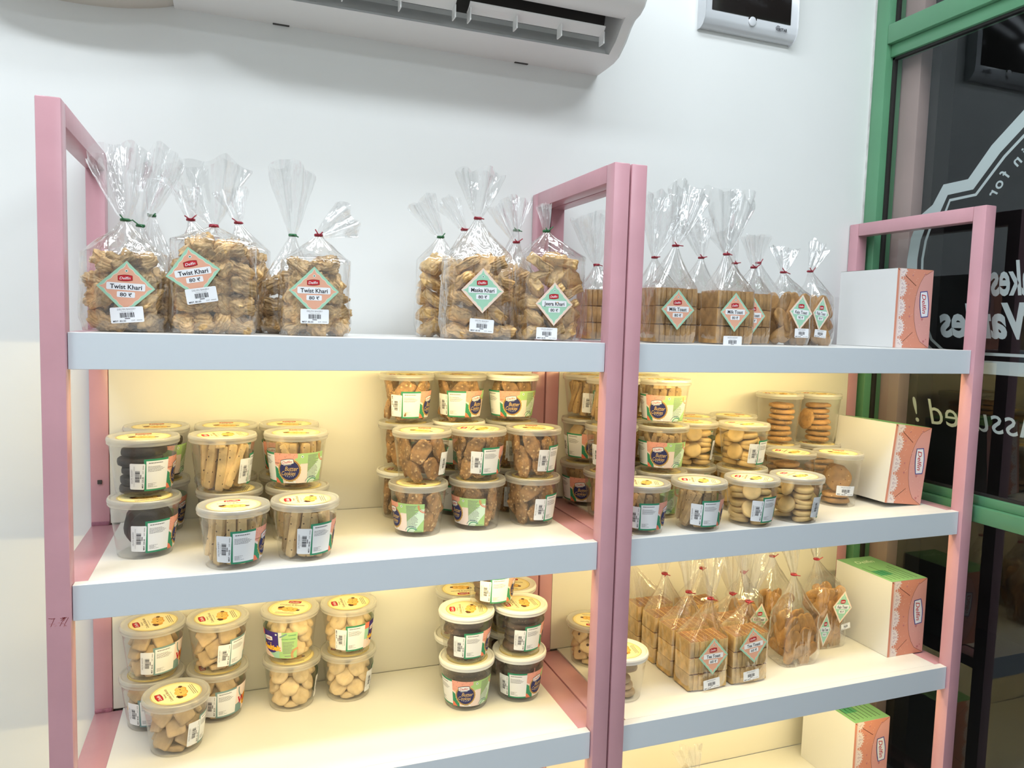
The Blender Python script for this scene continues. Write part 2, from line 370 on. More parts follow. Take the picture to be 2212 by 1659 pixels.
def band(pts, d0, d1):
    a, b = offs(pts, d0), offs(pts, d1); n = len(a)
    ds.add(a+b, [(i, i+1, n+i+1, n+i) for i in range(n-1)], 'vinyl', 0)
band(outer, 0, -0.031); band(outer, -0.043, -0.050)
def arc_text(t, cy, cz, R, a_end, step, h):
    a = a_end
    for ch in reversed(t):
        if ch != ' ':
            ds.text(ch, cy+R*math.cos(math.radians(a)), cz+R*math.sin(math.radians(a)), h, 'vinyl', 0, bold=0.015, rot=math.radians(a-90))
        a += step*(0.55 if ch in 'i ' else 1.0)
c0 = dk(-0.60, 0.36); arc_text('Step in for', c0[0], c0[1], 0.312, 31.7, 4.3, 0.027)
p = dk(-0.352, 0.328); ds.text('Cakes', p[0], p[1], 0.078, 'vinyl', 0, shear=0.28, bold=0.03, align='R', width=0.135)
p = dk(-0.228, 0.233); ds.text('& Waffles', p[0], p[1], 0.080, 'vinyl', 0, shear=0.28, bold=0.035, align='R', width=0.34)
p = dk(-0.168, 0.008); ds.text('!', p[0], p[1], 0.066, 'vinyl', 0, shear=0.28, align='R')
ds.text('Assured', p[0]-0.045, p[1], 0.066, 'vinyl', 0, shear=0.28, align='R', width=0.300)
ds.text('Quality', p[0]-0.385, p[1], 0.066, 'vinyl', 0, shear=0.28, align='R', width=0.28)
# swash under the lettering
sw = [(-0.60, 0.150), (-0.55, 0.150), (-0.50, 0.152), (-0.46, 0.165), (-0.44, 0.182)]
dec = link('window_lettering', ds.mesh('window_lettering', lambda x, y, l: (XG+0.0012, x, y)), None, win)
dec['label'] = 'frosted white lettering and badge outline, mirrored from inside'
# outside: dark street level, pink pillar, blue chair
structure('floor_outside', boxes('floor_outside', [(XC+0.13, 5.0, -4.5, 2.5, FLOOR_Z-0.1, FLOOR_Z)]), pmat('street', (0.05, 0.048, 0.045), 0.8))
structure('wall_outside', boxes('wall_outside', [(XG+0.035, XG+0.075, -0.066, 0.15, FLOOR_Z, CEIL_Z+0.1)], 0.004), pmat('pillar_pink', (0.52, 0.36, 0.34), 0.7, var=0.1, nscale=6))
structure('trim_2', boxes('trim_outside', [(XG+0.076, XG+0.13, -0.090, 0.15, FLOOR_Z, CEIL_Z+0.1)]), M_GASKET)
structure('wall_street', boxes('wall_street', [(4.0, 4.1, -4.5, 2.5, FLOOR_Z, 2.2)]), pmat('dark_street_wall', (0.05, 0.043, 0.038), 0.9, var=0.5, nscale=2))
M_BLUE = pmat('blue_plastic', (0.03, 0.04, 0.32), 0.25)
ch = empty('plastic_chair', (2.62, -0.50, FLOOR_Z), (0, 0, math.radians(200)))
tag(ch, 'blue moulded plastic chair standing outside beyond the dark window', 'chair')
def chair_back():
    vs, fs = [], []; n = 14; k = 8
    for side in (0, 1):
        for j in range(k+1):
            for i in range(n+1):
                t = i/n*2-1; z = 0.44+0.40*j/k*(1-0.30*t*t); y = 0.20+0.05*j/k-0.05*t*t+side*0.008
                vs.append((t*(0.23-0.03*j/k), y, z))
    q = (n+1)*(k+1)
    for s in (0, 1):
        for j in range(k):
            for i in range(n):
                a = s*q+j*(n+1)+i; f = (a, a+1, a+n+2, a+n+1); fs.append(f if s == 0 else f[::-1])
    for i in range(n): fs.append((k*(n+1)+i, k*(n+1)+i+1, q+k*(n+1)+i+1, q+k*(n+1)+i))
    return mk('chair_back', vs, fs, True)
link('backrest', chair_back(), M_BLUE, ch)
link('seat', boxes('seat', [(-0.22, 0.22, -0.22, 0.22, 0.42, 0.445)], 0.01, 3), M_BLUE, ch)
for sx in (-1, 1):
    for sy in (-1, 1): link('leg', boxes('leg', [(sx*0.20-0.018, sx*0.20+0.018, sy*0.20-0.018, sy*0.20+0.018, 0, 0.42)], 0.006), M_BLUE, ch)
    link('armrest', boxes('armrest', [(sx*0.235-0.02, sx*0.235+0.02, -0.18, 0.22, 0.62, 0.64), (sx*0.235-0.015, sx*0.235+0.015, -0.18, -0.15, 0.42, 0.63)], 0.006), M_BLUE, ch)
# ------------------------------------------------------------------ shelving racks
ZTOP = 0.4882
def rack(ux, label):
    r = empty('shelving_rack', (ux, 0, FLOOR_Z)); tag(r, label, 'shelving rack', 'pink framed shelving racks against the wall')
    Z0 = FLOOR_Z
    def P(name, bl, mat, bev=0.0, parent=None, seg=2):
        me = boxes(name, [(a, b, c, d, e-Z0, f-Z0) for a, b, c, d, e, f in bl], bev, seg); return link(name, me, mat, parent or r)
    for x0 in (0.0, U-S):
        P('post', [(x0, x0+S, -D_, -D_+T_, FLOOR_Z, ZTOP)], M_PINK, 0.0022)
        P('post', [(x0, x0+S, 0.0005, T_, FLOOR_Z, ZTOP)], M_PINK, 0.0022)
        P('top_rail', [(x0, x0+S, -D_+T_, 0.0005, ZTOP-0.033, ZTOP)], M_PINK, 0.0015)
        for z in SHELF_Z:
            rx = x0 if x0 == 0 else x0-0.018
            P('side_rail', [(rx, rx+S+0.018, YL+0.02, 0.0, z-0.030, z-0.003)], M_PINK, 0.0015)
            P('weld', [(x0+0.001, x0+S-0.001, -0.003, 0.0012, z-0.003, z+0.004)], M_WELD, 0.001)
    for z in SHELF_Z:
        x0, x1 = S+0.0185, U-S-0.0185
        sh = P('shelf', [(x0, x1, YL+0.018, 0.0, z-0.018, z)], M_SHELF)
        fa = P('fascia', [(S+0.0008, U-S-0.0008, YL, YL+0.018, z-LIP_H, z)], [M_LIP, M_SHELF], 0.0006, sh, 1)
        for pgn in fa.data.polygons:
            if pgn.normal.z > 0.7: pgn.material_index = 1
        if z > -0.9: P('light_strip', [(S+0.04, U-S-0.04, YL+0.0185, YL+0.0215, z-0.034, z-0.026)], M_LED, 0, sh)
    for za, zb in zip(SHELF_Z[:3], SHELF_Z[1:]):
        P('back_panel', [(S+0.001, U-S-0.001, 0.002, 0.008, zb, za-0.018)], M_PANEL)
    if ux == 0.0:
        b_ = P('bolt', [(S*0.5-0.004, S*0.5+0.004, -0.0025, 0.0004, -0.13-0.004, -0.13+0.004)], M_ACDARK, 0.001)
        s_ = Sheet(); rg = random.Random(3)
        for i in range(16): x_ = rg.uniform(0.002, 0.024); s_.line(x_, rg.choice((0, 0, -.004, -.012))+rg.uniform(-.001, .001), min(0.029, x_+rg.uniform(.002, .007)), rg.uniform(-.0006, .0006)+0.0, 0.0006, 'darkred', 0) if i < 9 else s_.line(x_, -.008+rg.uniform(-.006, .004), min(.03, x_+.003), -.008+rg.uniform(-.006, .004), 0.0005, 'heart', 0)
        link('scuff', s_.mesh('scuff', lambda x, y, l: (x, -D_-0.0003, y-0.255-Z0)), None, r)
    return r
rack(0.0, 'left pink steel rack with four white shelves and white fronts tinted blue for cool light')
rack(U+G, 'right pink steel rack with white shelves, beside the green window frame')
bolt = None
# ------------------------------------------------------------------ air conditioner
AC = empty('air_conditioner', (0.6, WY, 0.776)); tag(AC, 'white split air conditioner on the wall, underside and louvres showing', 'air conditioner')
def prof_extrude(name, prof, x0, x1, mat, parent, ends=True, inset=0.0, midx=None):
    n = len(prof); cy = sum(p[0] for p in prof)/n; cz = sum(p[1] for p in prof)/n; vs = []
    secs = [(x0, 1)]; secs.append((x1, 1))
    if inset: secs = [(x0, 1), (x0+(x1-x0)*0.7, 1), (x0+(x1-x0)*0.93, 1-inset*0.35), (x1, 1-inset)]
    for x, k in secs:
        for (y, z) in prof: vs.append((x, WY+(y-WY)*k if k != 1 else y, cz+(z-cz)*(1-(1-k)*0.5) if z > 0.80 else z))
    fs = []
    for j in range(len(secs)-1):
        for i in range(n): k = (i+1) % n; fs.append((j*n+i, j*n+k, (j+1)*n+k, (j+1)*n+i))
    m0 = len(secs)-1
    if ends: fs.append(tuple(range(n))); fs.append(tuple(m0*n+i for i in reversed(range(n))))
    vs = [(v[0]-0.6, v[1]-WY, v[2]-0.776) for v in vs]
    bm = bmesh.new(); vv = [bm.verts.new(v) for v in vs]
    for f in fs: bm.faces.new([vv[i] for i in f])
    bmesh.ops.recalc_face_normals(bm, faces=bm.faces)
    me = bpy.data.meshes.new(name); bm.to_mesh(me); bm.free()
    for p_ in me.polygons: p_.use_smooth = True
    try: me.set_sharp_from_angle(angle=math.radians(28))
    except Exception: pass
    return link(name, me, mat, parent)
shell_out = [(-0.150, 0.836), (-0.172, 0.840), (-0.190, 0.850), (-0.204, 0.870), (-0.212, 0.92), (-0.212, 1.00), (-0.200, 1.045), (-0.17, 1.065), (WY, 1.065)]
body = [(WY, 0.776), (-0.02, 0.777), (-0.060, 0.779), (-0.080, 0.783), (-0.066, 0.789), (-0.045, 0.82), (-0.06, 0.90), (-0.12, 0.90), (-0.128, 0.848), (-0.135, 0.838)]+shell_out
full = [(WY, 0.776), (-0.02, 0.777), (-0.060, 0.779), (-0.080, 0.783), (-0.110, 0.801), (-0.135, 0.826)]+shell_out
prof_extrude('housing', body, 0.19, 1.022, M_AC, AC)
prof_extrude('end_cap', full, 1.022, 1.052, M_AC, AC, inset=0.13)
prof_extrude('end_cap', full, 0.19, 0.150, M_AC, AC, inset=0.16)
prof_extrude('outlet_duct', [(-0.045, 0.822), (-0.0445, 0.90), (-0.12, 0.899), (-0.127, 0.85), (-0.10, 0.885), (-0.06, 0.885)], 0.195, 1.0215, M_ACDARK, AC)
def louvre(x0, x1):
    lv = empty('louvre', (0, 0, 0)); lv.parent = AC
    bm = bmesh.new()
    a = math.radians(30)
    def pt(u, v, t): # u along x, v along blade, t thickness
        y = -0.112-v*math.cos(a); z = 0.812+v*math.sin(a)*1.0+1.6*v*v*8+t; return (u-0.6, y-WY, z-0.776)
    vs = []
    N_ = 8
    for t in (0, 0.0022):
        for k in range(N_+1):
            v = -0.013+0.026*k/N_
            for u in (x0, x1): vs.append(bm.verts.new(pt(u, v, t)))
    q = 2*(N_+1)
    for k in range(N_):
        for s in (0, q): bm.faces.new([vs[s+2*k], vs[s+2*k+1], vs[s+2*k+3], vs[s+2*k+2]])
    for k in range(N_):
        bm.faces.new([vs[2*k], vs[2*k+2], vs[q+2*k+2], vs[q+2*k]]); bm.faces.new([vs[2*k+1], vs[2*k+3], vs[q+2*k+3], vs[q+2*k+1]])
    bm.faces.new([vs[0], vs[1], vs[q+1], vs[q]]); bm.faces.new([vs[2*N_], vs[2*N_+1], vs[q+2*N_+1], vs[q+2*N_]])
    bmesh.ops.recalc_face_normals(bm, faces=bm.faces)
    me = bpy.data.meshes.new('blade'); bm.to_mesh(me); bm.free()
    link('blade', me, M_AC, lv)
    nf = max(3, int((x1-x0)/0.085)+1)
    for i in range(nf):
        xx = x0+0.002+(x1-x0-0.004)*i/(nf-1)
        link('fin', boxes('fin', [(xx-0.6-0.0012, xx-0.6+0.0012, -0.122-WY, -0.100-WY, 0.788-0.776, 0.812-0.776)]), M_AC, lv)
louvre(0.205, 0.430); louvre(0.445, 0.665); louvre(0.692, 0.990)
for xx in (0.345, 0.86): link('clip_notch', boxes('clip_notch', [(xx-0.6-0.016, xx-0.6+0.016, -0.006, 0.0, -0.0015, 0.004)], 0.001), M_ACDARK, AC)
# pale curved-bottom wall box, mostly above the frame
vb = empty('wall_box', (-0.015, WY, 0.757)); tag(vb, 'beige box with rounded underside on the wall left of the air conditioner', 'wall box')
pts = [(-0.17+0.34*i/16, 0.024*(abs(i/8-1))**2.2) for i in range(17)]+[(0.17, 0.20), (-0.17, 0.20)]
bm = bmesh.new(); fvs = [bm.verts.new((x, 0, z)) for x, z in pts]; bvs = [bm.verts.new((x, -0.09, z)) for x, z in pts]
bm.faces.new(fvs); bm.faces.new(bvs[::-1])
for i in range(len(pts)): k = (i+1) % len(pts); bm.faces.new([fvs[i], fvs[k], bvs[k], bvs[i]])
link('casing', finish(bm, 'casing', 0.004, 2), pmat('beige_plastic', (0.62, 0.58, 0.52), 0.5), vb)
link('grille', boxes('grille', [(-0.13+0.02*i, -0.122+0.02*i, -0.0915, -0.0895, 0.05, 0.15) for i in range(13)]), M_ACDARK, vb)
# distribution board
db = empty('distribution_board', (1.455, WY, 0.925)); tag(db, 'silver grey distribution board with smoked cover on the wall, cut off by the frame top', 'electrical panel')
def arch_box():
    pr = [(0.0, 0.0), (0.0, -0.012), (0.006, -0.022), (0.018, -0.029), (0.032, -0.031), (0.24, -0.031), (0.25, -0.02), (0.25, 0.0)]
    vs, fs = [], []
    for x in (-0.138, 0.138):
        for (z, y) in pr: vs.append((x, y, z))
    n = len(pr)
    for i in range(n): k = (i+1) % n; fs.append((i, k, n+k, n+i))
    fs.append(tuple(range(n))); fs.append(tuple(n+i for i in reversed(range(n))))
    me = mk('casing', vs, fs); bm = bmesh.new(); bm.from_mesh(me); return finish(bm, 'casing', 0.003, 2)
link('casing', arch_box(), M_SILVER, db)
link('cover', boxes('cover', [(-0.119, 0.115, -0.0325, -0.0305, 0.037, 0.238), (-0.012, 0.012, -0.0325, -0.0305, 0.031, 0.038)], 0.0008), M_BLACKGLASS, db)
bm = bmesh.new(); bmesh.ops.create_uvsphere(bm, u_segments=16, v_segments=8, radius=0.012); bmesh.ops.scale(bm, vec=(1, 0.25, 1), verts=bm.verts); bmesh.ops.translate(bm, vec=(0, -0.031, 0.029), verts=bm.verts)
link('finger_catch', finish(bm, 'finger_catch'), M_SILVER, db)
s = Sheet(); s.text('VEBSTAR', 0.088, 0.022, 0.0085, 'black', 0, bold=0.02, width=0.036)
s.path([(0.0725, 0.026), (0.076, 0.0300), (0.083, 0.0285)], 0.0012, 'black', 0)
link('lettering', s.mesh('lettering', lambda x, y, l: (x, -0.0315-0.0002, y)), None, db)
# ------------------------------------------------------------------ cookie shapes (superquadrics)
def sq(name, a, b, c, e1, e2, nu=22, nv=12, fn=None, seed=0, amp=0.0, freq=60):
    vs, fs = [], []
    def sp(x, e): return math.copysign(abs(x)**e, x)
    off = Vector((seed*3.1, seed*7.7, seed*1.3))
    for j in range(nv+1):
        v = -PI/2+PI*j/nv
        for i in range(nu):
            u = 2*PI*i/nu
            p = Vector((a*sp(math.cos(v), e1)*sp(math.cos(u), e2), b*sp(math.cos(v), e1)*sp(math.sin(u), e2), c*sp(math.sin(v), e1)))
            if fn: p = Vector(fn(p))
            if amp: p += p.normalized()*(noise.noise(p*freq+off)+(0.5*abs(noise.noise(p*freq*2.3+off)) if amp > 0.0045 else 0))*amp
            vs.append(p)
            if j in (0, nv): break
    idx = [0]
    def row(j): return [0]*nu if j == 0 else ([len(vs)-1]*nu if j == nv else [1+(j-1)*nu+i for i in range(nu)])
    for j in range(nv):
        A, B = row(j), row(j+1)
        for i in range(nu):
            k = (i+1) % nu
            f = [A[i], A[k], B[k], B[i]]; g = []
            for q in f:
                if q not in g: g.append(q)
            if len(g) > 2: fs.append(tuple(g))
    return mk(name, vs, fs, True)
CK = {}
def mats_food():
    return dict(
    dark=pmat('cocoa_biscuit', (0.022, 0.013, 0.012), 0.65, var=0.3, nscale=90, bump=0.35, bscale=220, objrand=0.2),
    choc=pmat('chocolate_biscuit', (0.095, 0.048, 0.026), 0.6, var=0.35, nscale=70, bump=0.4, bscale=200, objrand=0.25, speck=[(130, 0.18, (0.26, 0.15, 0.07))]),
    stick=pmat('shortbread', (0.72, 0.50, 0.235), 0.7, var=0.22, nscale=60, bump=0.3, bscale=250, objrand=0.14, speck=[(95, 0.15, (0.14, 0.08, 0.03))]),
    stick2=pmat('oat_stick', (0.56, 0.36, 0.16), 0.7, var=0.3, nscale=60, bump=0.4, bscale=200, objrand=0.18, speck=[(95, 0.13, (0.14, 0.08, 0.03))]),
    biscotti=pmat('nut_biscotti', (0.42, 0.225, 0.09), 0.65, var=0.45, nscale=70, bump=0.8, bscale=160, objrand=0.2, speck=[(110, 0.26, (0.60, 0.38, 0.18)), (60, 0.15, (0.70, 0.50, 0.28)), (90, 0.13, (0.14, 0.06, 0.03))]),
    butter=pmat('butter_biscuit', (0.74, 0.50, 0.20), 0.55, var=0.2, nscale=35, bump=0.12, bscale=120, objrand=0.12),
    nut=pmat('nut_cookie', (0.50, 0.27, 0.10), 0.65, var=0.3, nscale=50, bump=0.4, bscale=150, objrand=0.14, speck=[(100, 0.16, (0.72, 0.48, 0.24)), (70, 0.10, (0.18, 0.06, 0.02))]),
    square=pmat('cumin_biscuit', (0.62, 0.44, 0.25), 0.72, var=0.2, nscale=40, bump=0.3, bscale=200, objrand=0.12, speck=[(110, 0.09, (0.22, 0.11, 0.04))]),
    dome=pmat('nankhatai', (0.80, 0.61, 0.36), 0.7, var=0.18, nscale=45, bump=0.35, bscale=130, objrand=0.10),
    pale=pmat('pale_biscuit', (0.50, 0.36, 0.22), 0.7, var=0.2, nscale=40, bump=0.3, bscale=150, objrand=0.12),
    khari=pmat('puff_pastry', (0.74, 0.48, 0.21), 0.45, var=0.45, nscale=55, bump=0.8, bscale=110, objrand=0.22, layers=42),
    maska=pmat('flaky_pastry', (0.68, 0.42, 0.17), 0.5, var=0.42, nscale=45, bump=0.8, bscale=100, objrand=0.18, layers=38),
    jeera=pmat('cumin_pastry', (0.72, 0.47, 0.19), 0.5, var=0.3, nscale=40, bump=0.7, bscale=90, objrand=0.14, layers=30, speck=[(120, 0.10, (0.10, 0.05, 0.02))]),
    toast=pmat('milk_toast', (0.56, 0.325, 0.125), 0.7, var=0.3, nscale=60, bump=0.4, bscale=160, objrand=0.15),
    teatoast=pmat('tea_toast', (0.74, 0.50, 0.21), 0.7, var=0.25, nscale=60, bump=0.4, bscale=160, objrand=0.15),
    crust=pmat('toast_crust', (0.36, 0.17, 0.06), 0.7, var=0.3, nscale=60, bump=0.3, bscale=160, objrand=0.15),
    kaju=pmat('cashew_toast', (0.50, 0.275, 0.095), 0.7, var=0.3, nscale=50, bump=0.5, bscale=150, objrand=0.18, speck=[(80, 0.13, (0.20, 0.08, 0.03))]),
    chip=pmat('chocolate_button', (0.05, 0.02, 0.012), 0.4))
F = mats_food()
def reg(k, meshes, mat):
    for m in meshes: m.materials.append(F[mat])
    CK[k] = meshes
def dishfn(p): return p
reg('dark', [sq('cookie', 0.037, 0.037, 0.0075, 0.35, 1, 26, 10, seed=i, amp=0.0015, freq=70) for i in range(2)], 'dark')
reg('choc', [sq('cookie', 0.035, 0.035, 0.0075, 0.5, 1, 26, 10, seed=i, amp=0.003, freq=70) for i in range(3)], 'choc')
reg('stick', [sq('biscuit_stick', 0.0072, 0.0065, 0.036+0.003*i, 0.22, 0.22, 16, 12, seed=i, amp=0.0012, freq=120) for i in range(2)], 'stick')
reg('stick2', [sq('biscuit_stick', 0.0070, 0.0060, 0.036+0.003*i, 0.3, 0.3, 16, 12, seed=i, amp=0.0018, freq=100) for i in range(2)], 'stick2')
reg('stub', [sq('biscuit_piece', 0.0085, 0.0075, 0.015, 0.25, 0.25, 14, 10, seed=i, amp=0.0015, freq=110) for i in range(2)], 'stick')
reg('biscotti', [sq('biscotti_slice', 0.0160, 0.0060, 0.025+0.004*(i%3), 0.42, 0.40, 26, 18, seed=i+3, amp=0.0058, freq=95, fn=lambda p: (p.x*(1.0-0.35*(p.z/0.03)**2), p.y, p.z)) for i in range(5)], 'biscotti')
reg('butter', [sq('cookie', 0.0205, 0.0205, 0.0062, 0.55, 1, 24, 10, seed=i, amp=0.0008, freq=80) for i in range(2)], 'butter')
reg('nut', [sq('cookie', 0.031, 0.031, 0.0065, 0.6, 1, 26, 10, seed=i, amp=0.0035, freq=60) for i in range(3)], 'nut')
reg('square', [sq('cookie', 0.020, 0.020, 0.0065, 0.4, 0.3, 20, 10, seed=i, amp=0.0016, freq=90) for i in range(2)], 'square')
def domefn(p):
    r = math.hypot(p.x, p.y); z = p.z
    if z > 0: z = z*1.5-0.005*math.exp(-(r/0.0055)**2)+0.0006*math.sin(5*math.atan2(p.y, p.x))*(r/0.02)
    return (p.x, p.y, z)
reg('dome', [sq('cookie', 0.0205, 0.0205, 0.0068, 0.75, 1, 26, 14, seed=i, amp=0.0018, freq=90, fn=domefn) for i in range(2)], 'dome')
reg('pale', [sq('cookie', 0.026, 0.026, 0.0065, 0.6, 1, 24, 10, seed=i, amp=0.0015, freq=70) for i in range(2)], 'pale')
reg('chipped', [sq('cookie', 0.019, 0.019, 0.0065, 0.4, 0.4, 20, 10, seed=i, amp=0.0015, freq=90) for i in range(2)], 'dome')
for m in CK['chipped']:   # dark button pressed into the middle
    bm = bmesh.new(); bm.from_mesh(m); g = bmesh.ops.create_uvsphere(bm, u_segments=12, v_segments=6, radius=0.0065)
    for v in g['verts']:
        v.co.z = v.co.z*1.25
        for f in v.link_faces: f.material_index = 1; f.smooth = True
    bm.to_mesh(m); bm.free(); m.materials.append(F['chip'])
def kfn(seed, tw):
    rg = random.Random(seed); ph = rg.random()*6
    def fn(p):
        lay = 1+0.10*math.sin(p.z*900+ph)+0.06*math.sin(p.z*1900+ph*2+p.x*60)
        pin = 1-tw*math.exp(-(p.x/0.009)**2)
        return (p.x, p.y*lay*pin, p.z*pin*(1+0.12*math.sin(p.x*160+ph)))
    return fn
reg('khari', [sq('pastry_twist', 0.0215, 0.0165, 0.0150, 0.6, 0.55, 40, 30, seed=i, amp=0.010, freq=75, fn=kfn(i, 0.22)) for i in range(5)], 'khari')
reg('maska', [sq('pastry_piece', 0.027, 0.021, 0.010, 0.4, 0.4, 38, 26, seed=i+9, amp=0.009, freq=62, fn=kfn(i+5, 0.0)) for i in range(4)], 'maska')
reg('jeera', [sq('pastry_piece', 0.025, 0.018, 0.0095, 0.35, 0.3, 36, 24, seed=i+19, amp=0.005, freq=60, fn=kfn(i+15, 0.0)) for i in range(3)], 'jeera')
reg('kaju', [sq('toast_slice', 0.0155, 0.0055, 0.033, 0.7, 0.45, 24, 16, seed=i+3, amp=0.0014, freq=80) for i in range(3)], 'kaju')
def slice_mesh(mat, seed):
    me = sq('toast_slice', 0.0047, 0.0335, 0.0172, 0.12, 0.12, 16, 12, seed=seed, amp=0.0006, freq=150)
    me.materials.append(F[mat]); me.materials.append(F['crust'])
    for p in me.polygons:
        if abs(p.normal.x) < 0.5: p.material_index = 1 if (abs(p.normal.z) > 0.5 and p.center.z > 0) else 0
    return me
CK['toast'] = [slice_mesh('toast', i) for i in range(3)]
CK['teatoast'] = [slice_mesh('teatoast', i) for i in range(3)]
def put(kind, parent, loc, rot, sc=1.0):
    ms = CK[kind]; me = ms[random.randrange(len(ms))]
    o = bpy.data.objects.new(me.name, me); COL.objects.link(o); o.parent = parent; o.location = loc; o.rotation_euler = rot
    if sc != 1.0: o.scale = (sc,)*3 if not isinstance(sc, tuple) else sc
    return o
# ------------------------------------------------------------------ tub parts (shared meshes)
def tub_r(z, H): return 0.0430+(0.0535-0.0430)*min(1, z/(H-0.013))
def tub_mesh(H):
    prof = [(0.0005, 0.0016), (0.036, 0.0016), (0.0405, 0.0002), (0.0430, 0.0016)]
    for i in range(1, 9): z = 0.0016+(H-0.018)*i/8; prof.append((tub_r(z, H), z))
    prof += [(0.0540, H-0.0155), (0.0545, H-0.012)]
    me = lathe('container', prof, 56); me.materials.append(M_TUB); return me
def lid_mesh(H, mat):
    h = H
    prof = [(0.0548, h-0.0125), (0.0562, h-0.0128), (0.0567, h-0.0115), (0.0565, h-0.0075), (0.0573, h-0.0072), (0.0574, h-0.0055), (0.0567, h-0.0030), (0.0555, h-0.0005), (0.0540, h-0.0005), (0.0525, h-0.0022), (0.0515, h-0.0032), (0.0505, h-0.0034), (0.030, h-0.0034), (0.0004, h-0.0034)]
    me = lathe('lid', prof, 56); me.materials.append(mat); return me
TH, TT = 0.099, 0.126
TUBM = {TH: tub_mesh(TH), TT: tub_mesh(TT)}
LIDM = {(TH, 0): lid_mesh(TH, M_LIDC), (TH, 1): lid_mesh(TH, M_LIDW), (TT, 0): lid_mesh(TT, M_LIDC)}
def lid_sticker(H):
    s = Sheet(); s.circle(0, 0, 0.0425, 'yellow', 0, 40); s.circle(0, 0, 0.0418, 'slate', 1, 40); s.circle(0, 0, 0.0410, 'cream', 2, 40); s.circle(0, 0, 0.036, 'cream_light', 3, 40)
    delfin_banner(s, 0.0, 0.029, 0.024, 0.0, 4, 'red')
    s.text('Premium', 0, 0.0195, 0.0034, 'brown', 5, bold=0.01); s.text('Cookies & Biscuits', 0, 0.0135, 0.0050, 'brown', 5, bold=0.012, width=0.050); s.lines(-0.014, 0.0085, 0.014, 0.0065, 1, 'grey', 5, 3)
    s.circle(-0.002, -0.008, 0.0115, 'biscuit', 4, 18); s.circle(-0.003, -0.007, 0.0100, 'biscuit_light', 5, 18)
    s.circle(0.010, -0.010, 0.0100, 'biscuit', 6, 18); s.circle(0.0095, -0.009, 0.0088, 'biscuit_light', 7, 18)
    s.circle(-0.014, -0.006, 0.0085, 'biscuit', 3.5, 16); s.circle(-0.019, -0.002, 0.0050, 'brown', 6, 7); s.circle(-0.015, 0.001, 0.0035, 'brown', 6, 6); s.circle(0.020, -0.012, 0.0040, 'brown', 8, 6); s.circle(0.021, -0.007, 0.0025, 'peach_light', 8, 6)
    rg = random.Random(4)
    for i in range(16): a = rg.random()*6.28; r = rg.random()*0.008; s.circle(-0.003+r*math.cos(a), -0.007+r*math.sin(a), 0.0007, 'brown', 8, 5); s.circle(0.0095+r*math.cos(a), -0.009+r*math.sin(a), 0.0007, 'brown', 9, 5)
    s.lines(-0.020, -0.0235, 0.020, -0.0330, 3, 'brown', 5, 9, jag=0.2, w=0.0011)
    return s.mesh('lid_sticker', lambda x, y, l: (x, y, H-0.0032+l*0.00003))
STK = {TH: lid_sticker(TH), TT: lid_sticker(TT)}
RM = 0.049
def on_tub(H):
    def fn(x, y, l):
        a = x/RM; r = tub_r(y, H)+0.0004+l*0.00006; return (r*math.cos(a), r*math.sin(a), y)
    return fn
LB, LT = 0.0105, 0.0650
def info_panel(s, border='green', w=0.038):
    s.rect(0, LB, 0.040, LT, border, 0); s.rect(0.0035, LB+0.003, 0.040, LT-0.0035, 'white', 1)
    s.lines(0.007, LT-0.008, 0.030, LT-0.006, 1, 'grey', 2, 1, 0.1, 0.0017); s.lines(0.006, LT-0.012, 0.036, LT-0.022, 5, 'grey', 2, 2)
    s.lines(0.006, 0.024, 0.022, LB+0.006, 5, 'grey', 2, 3, 0.6)
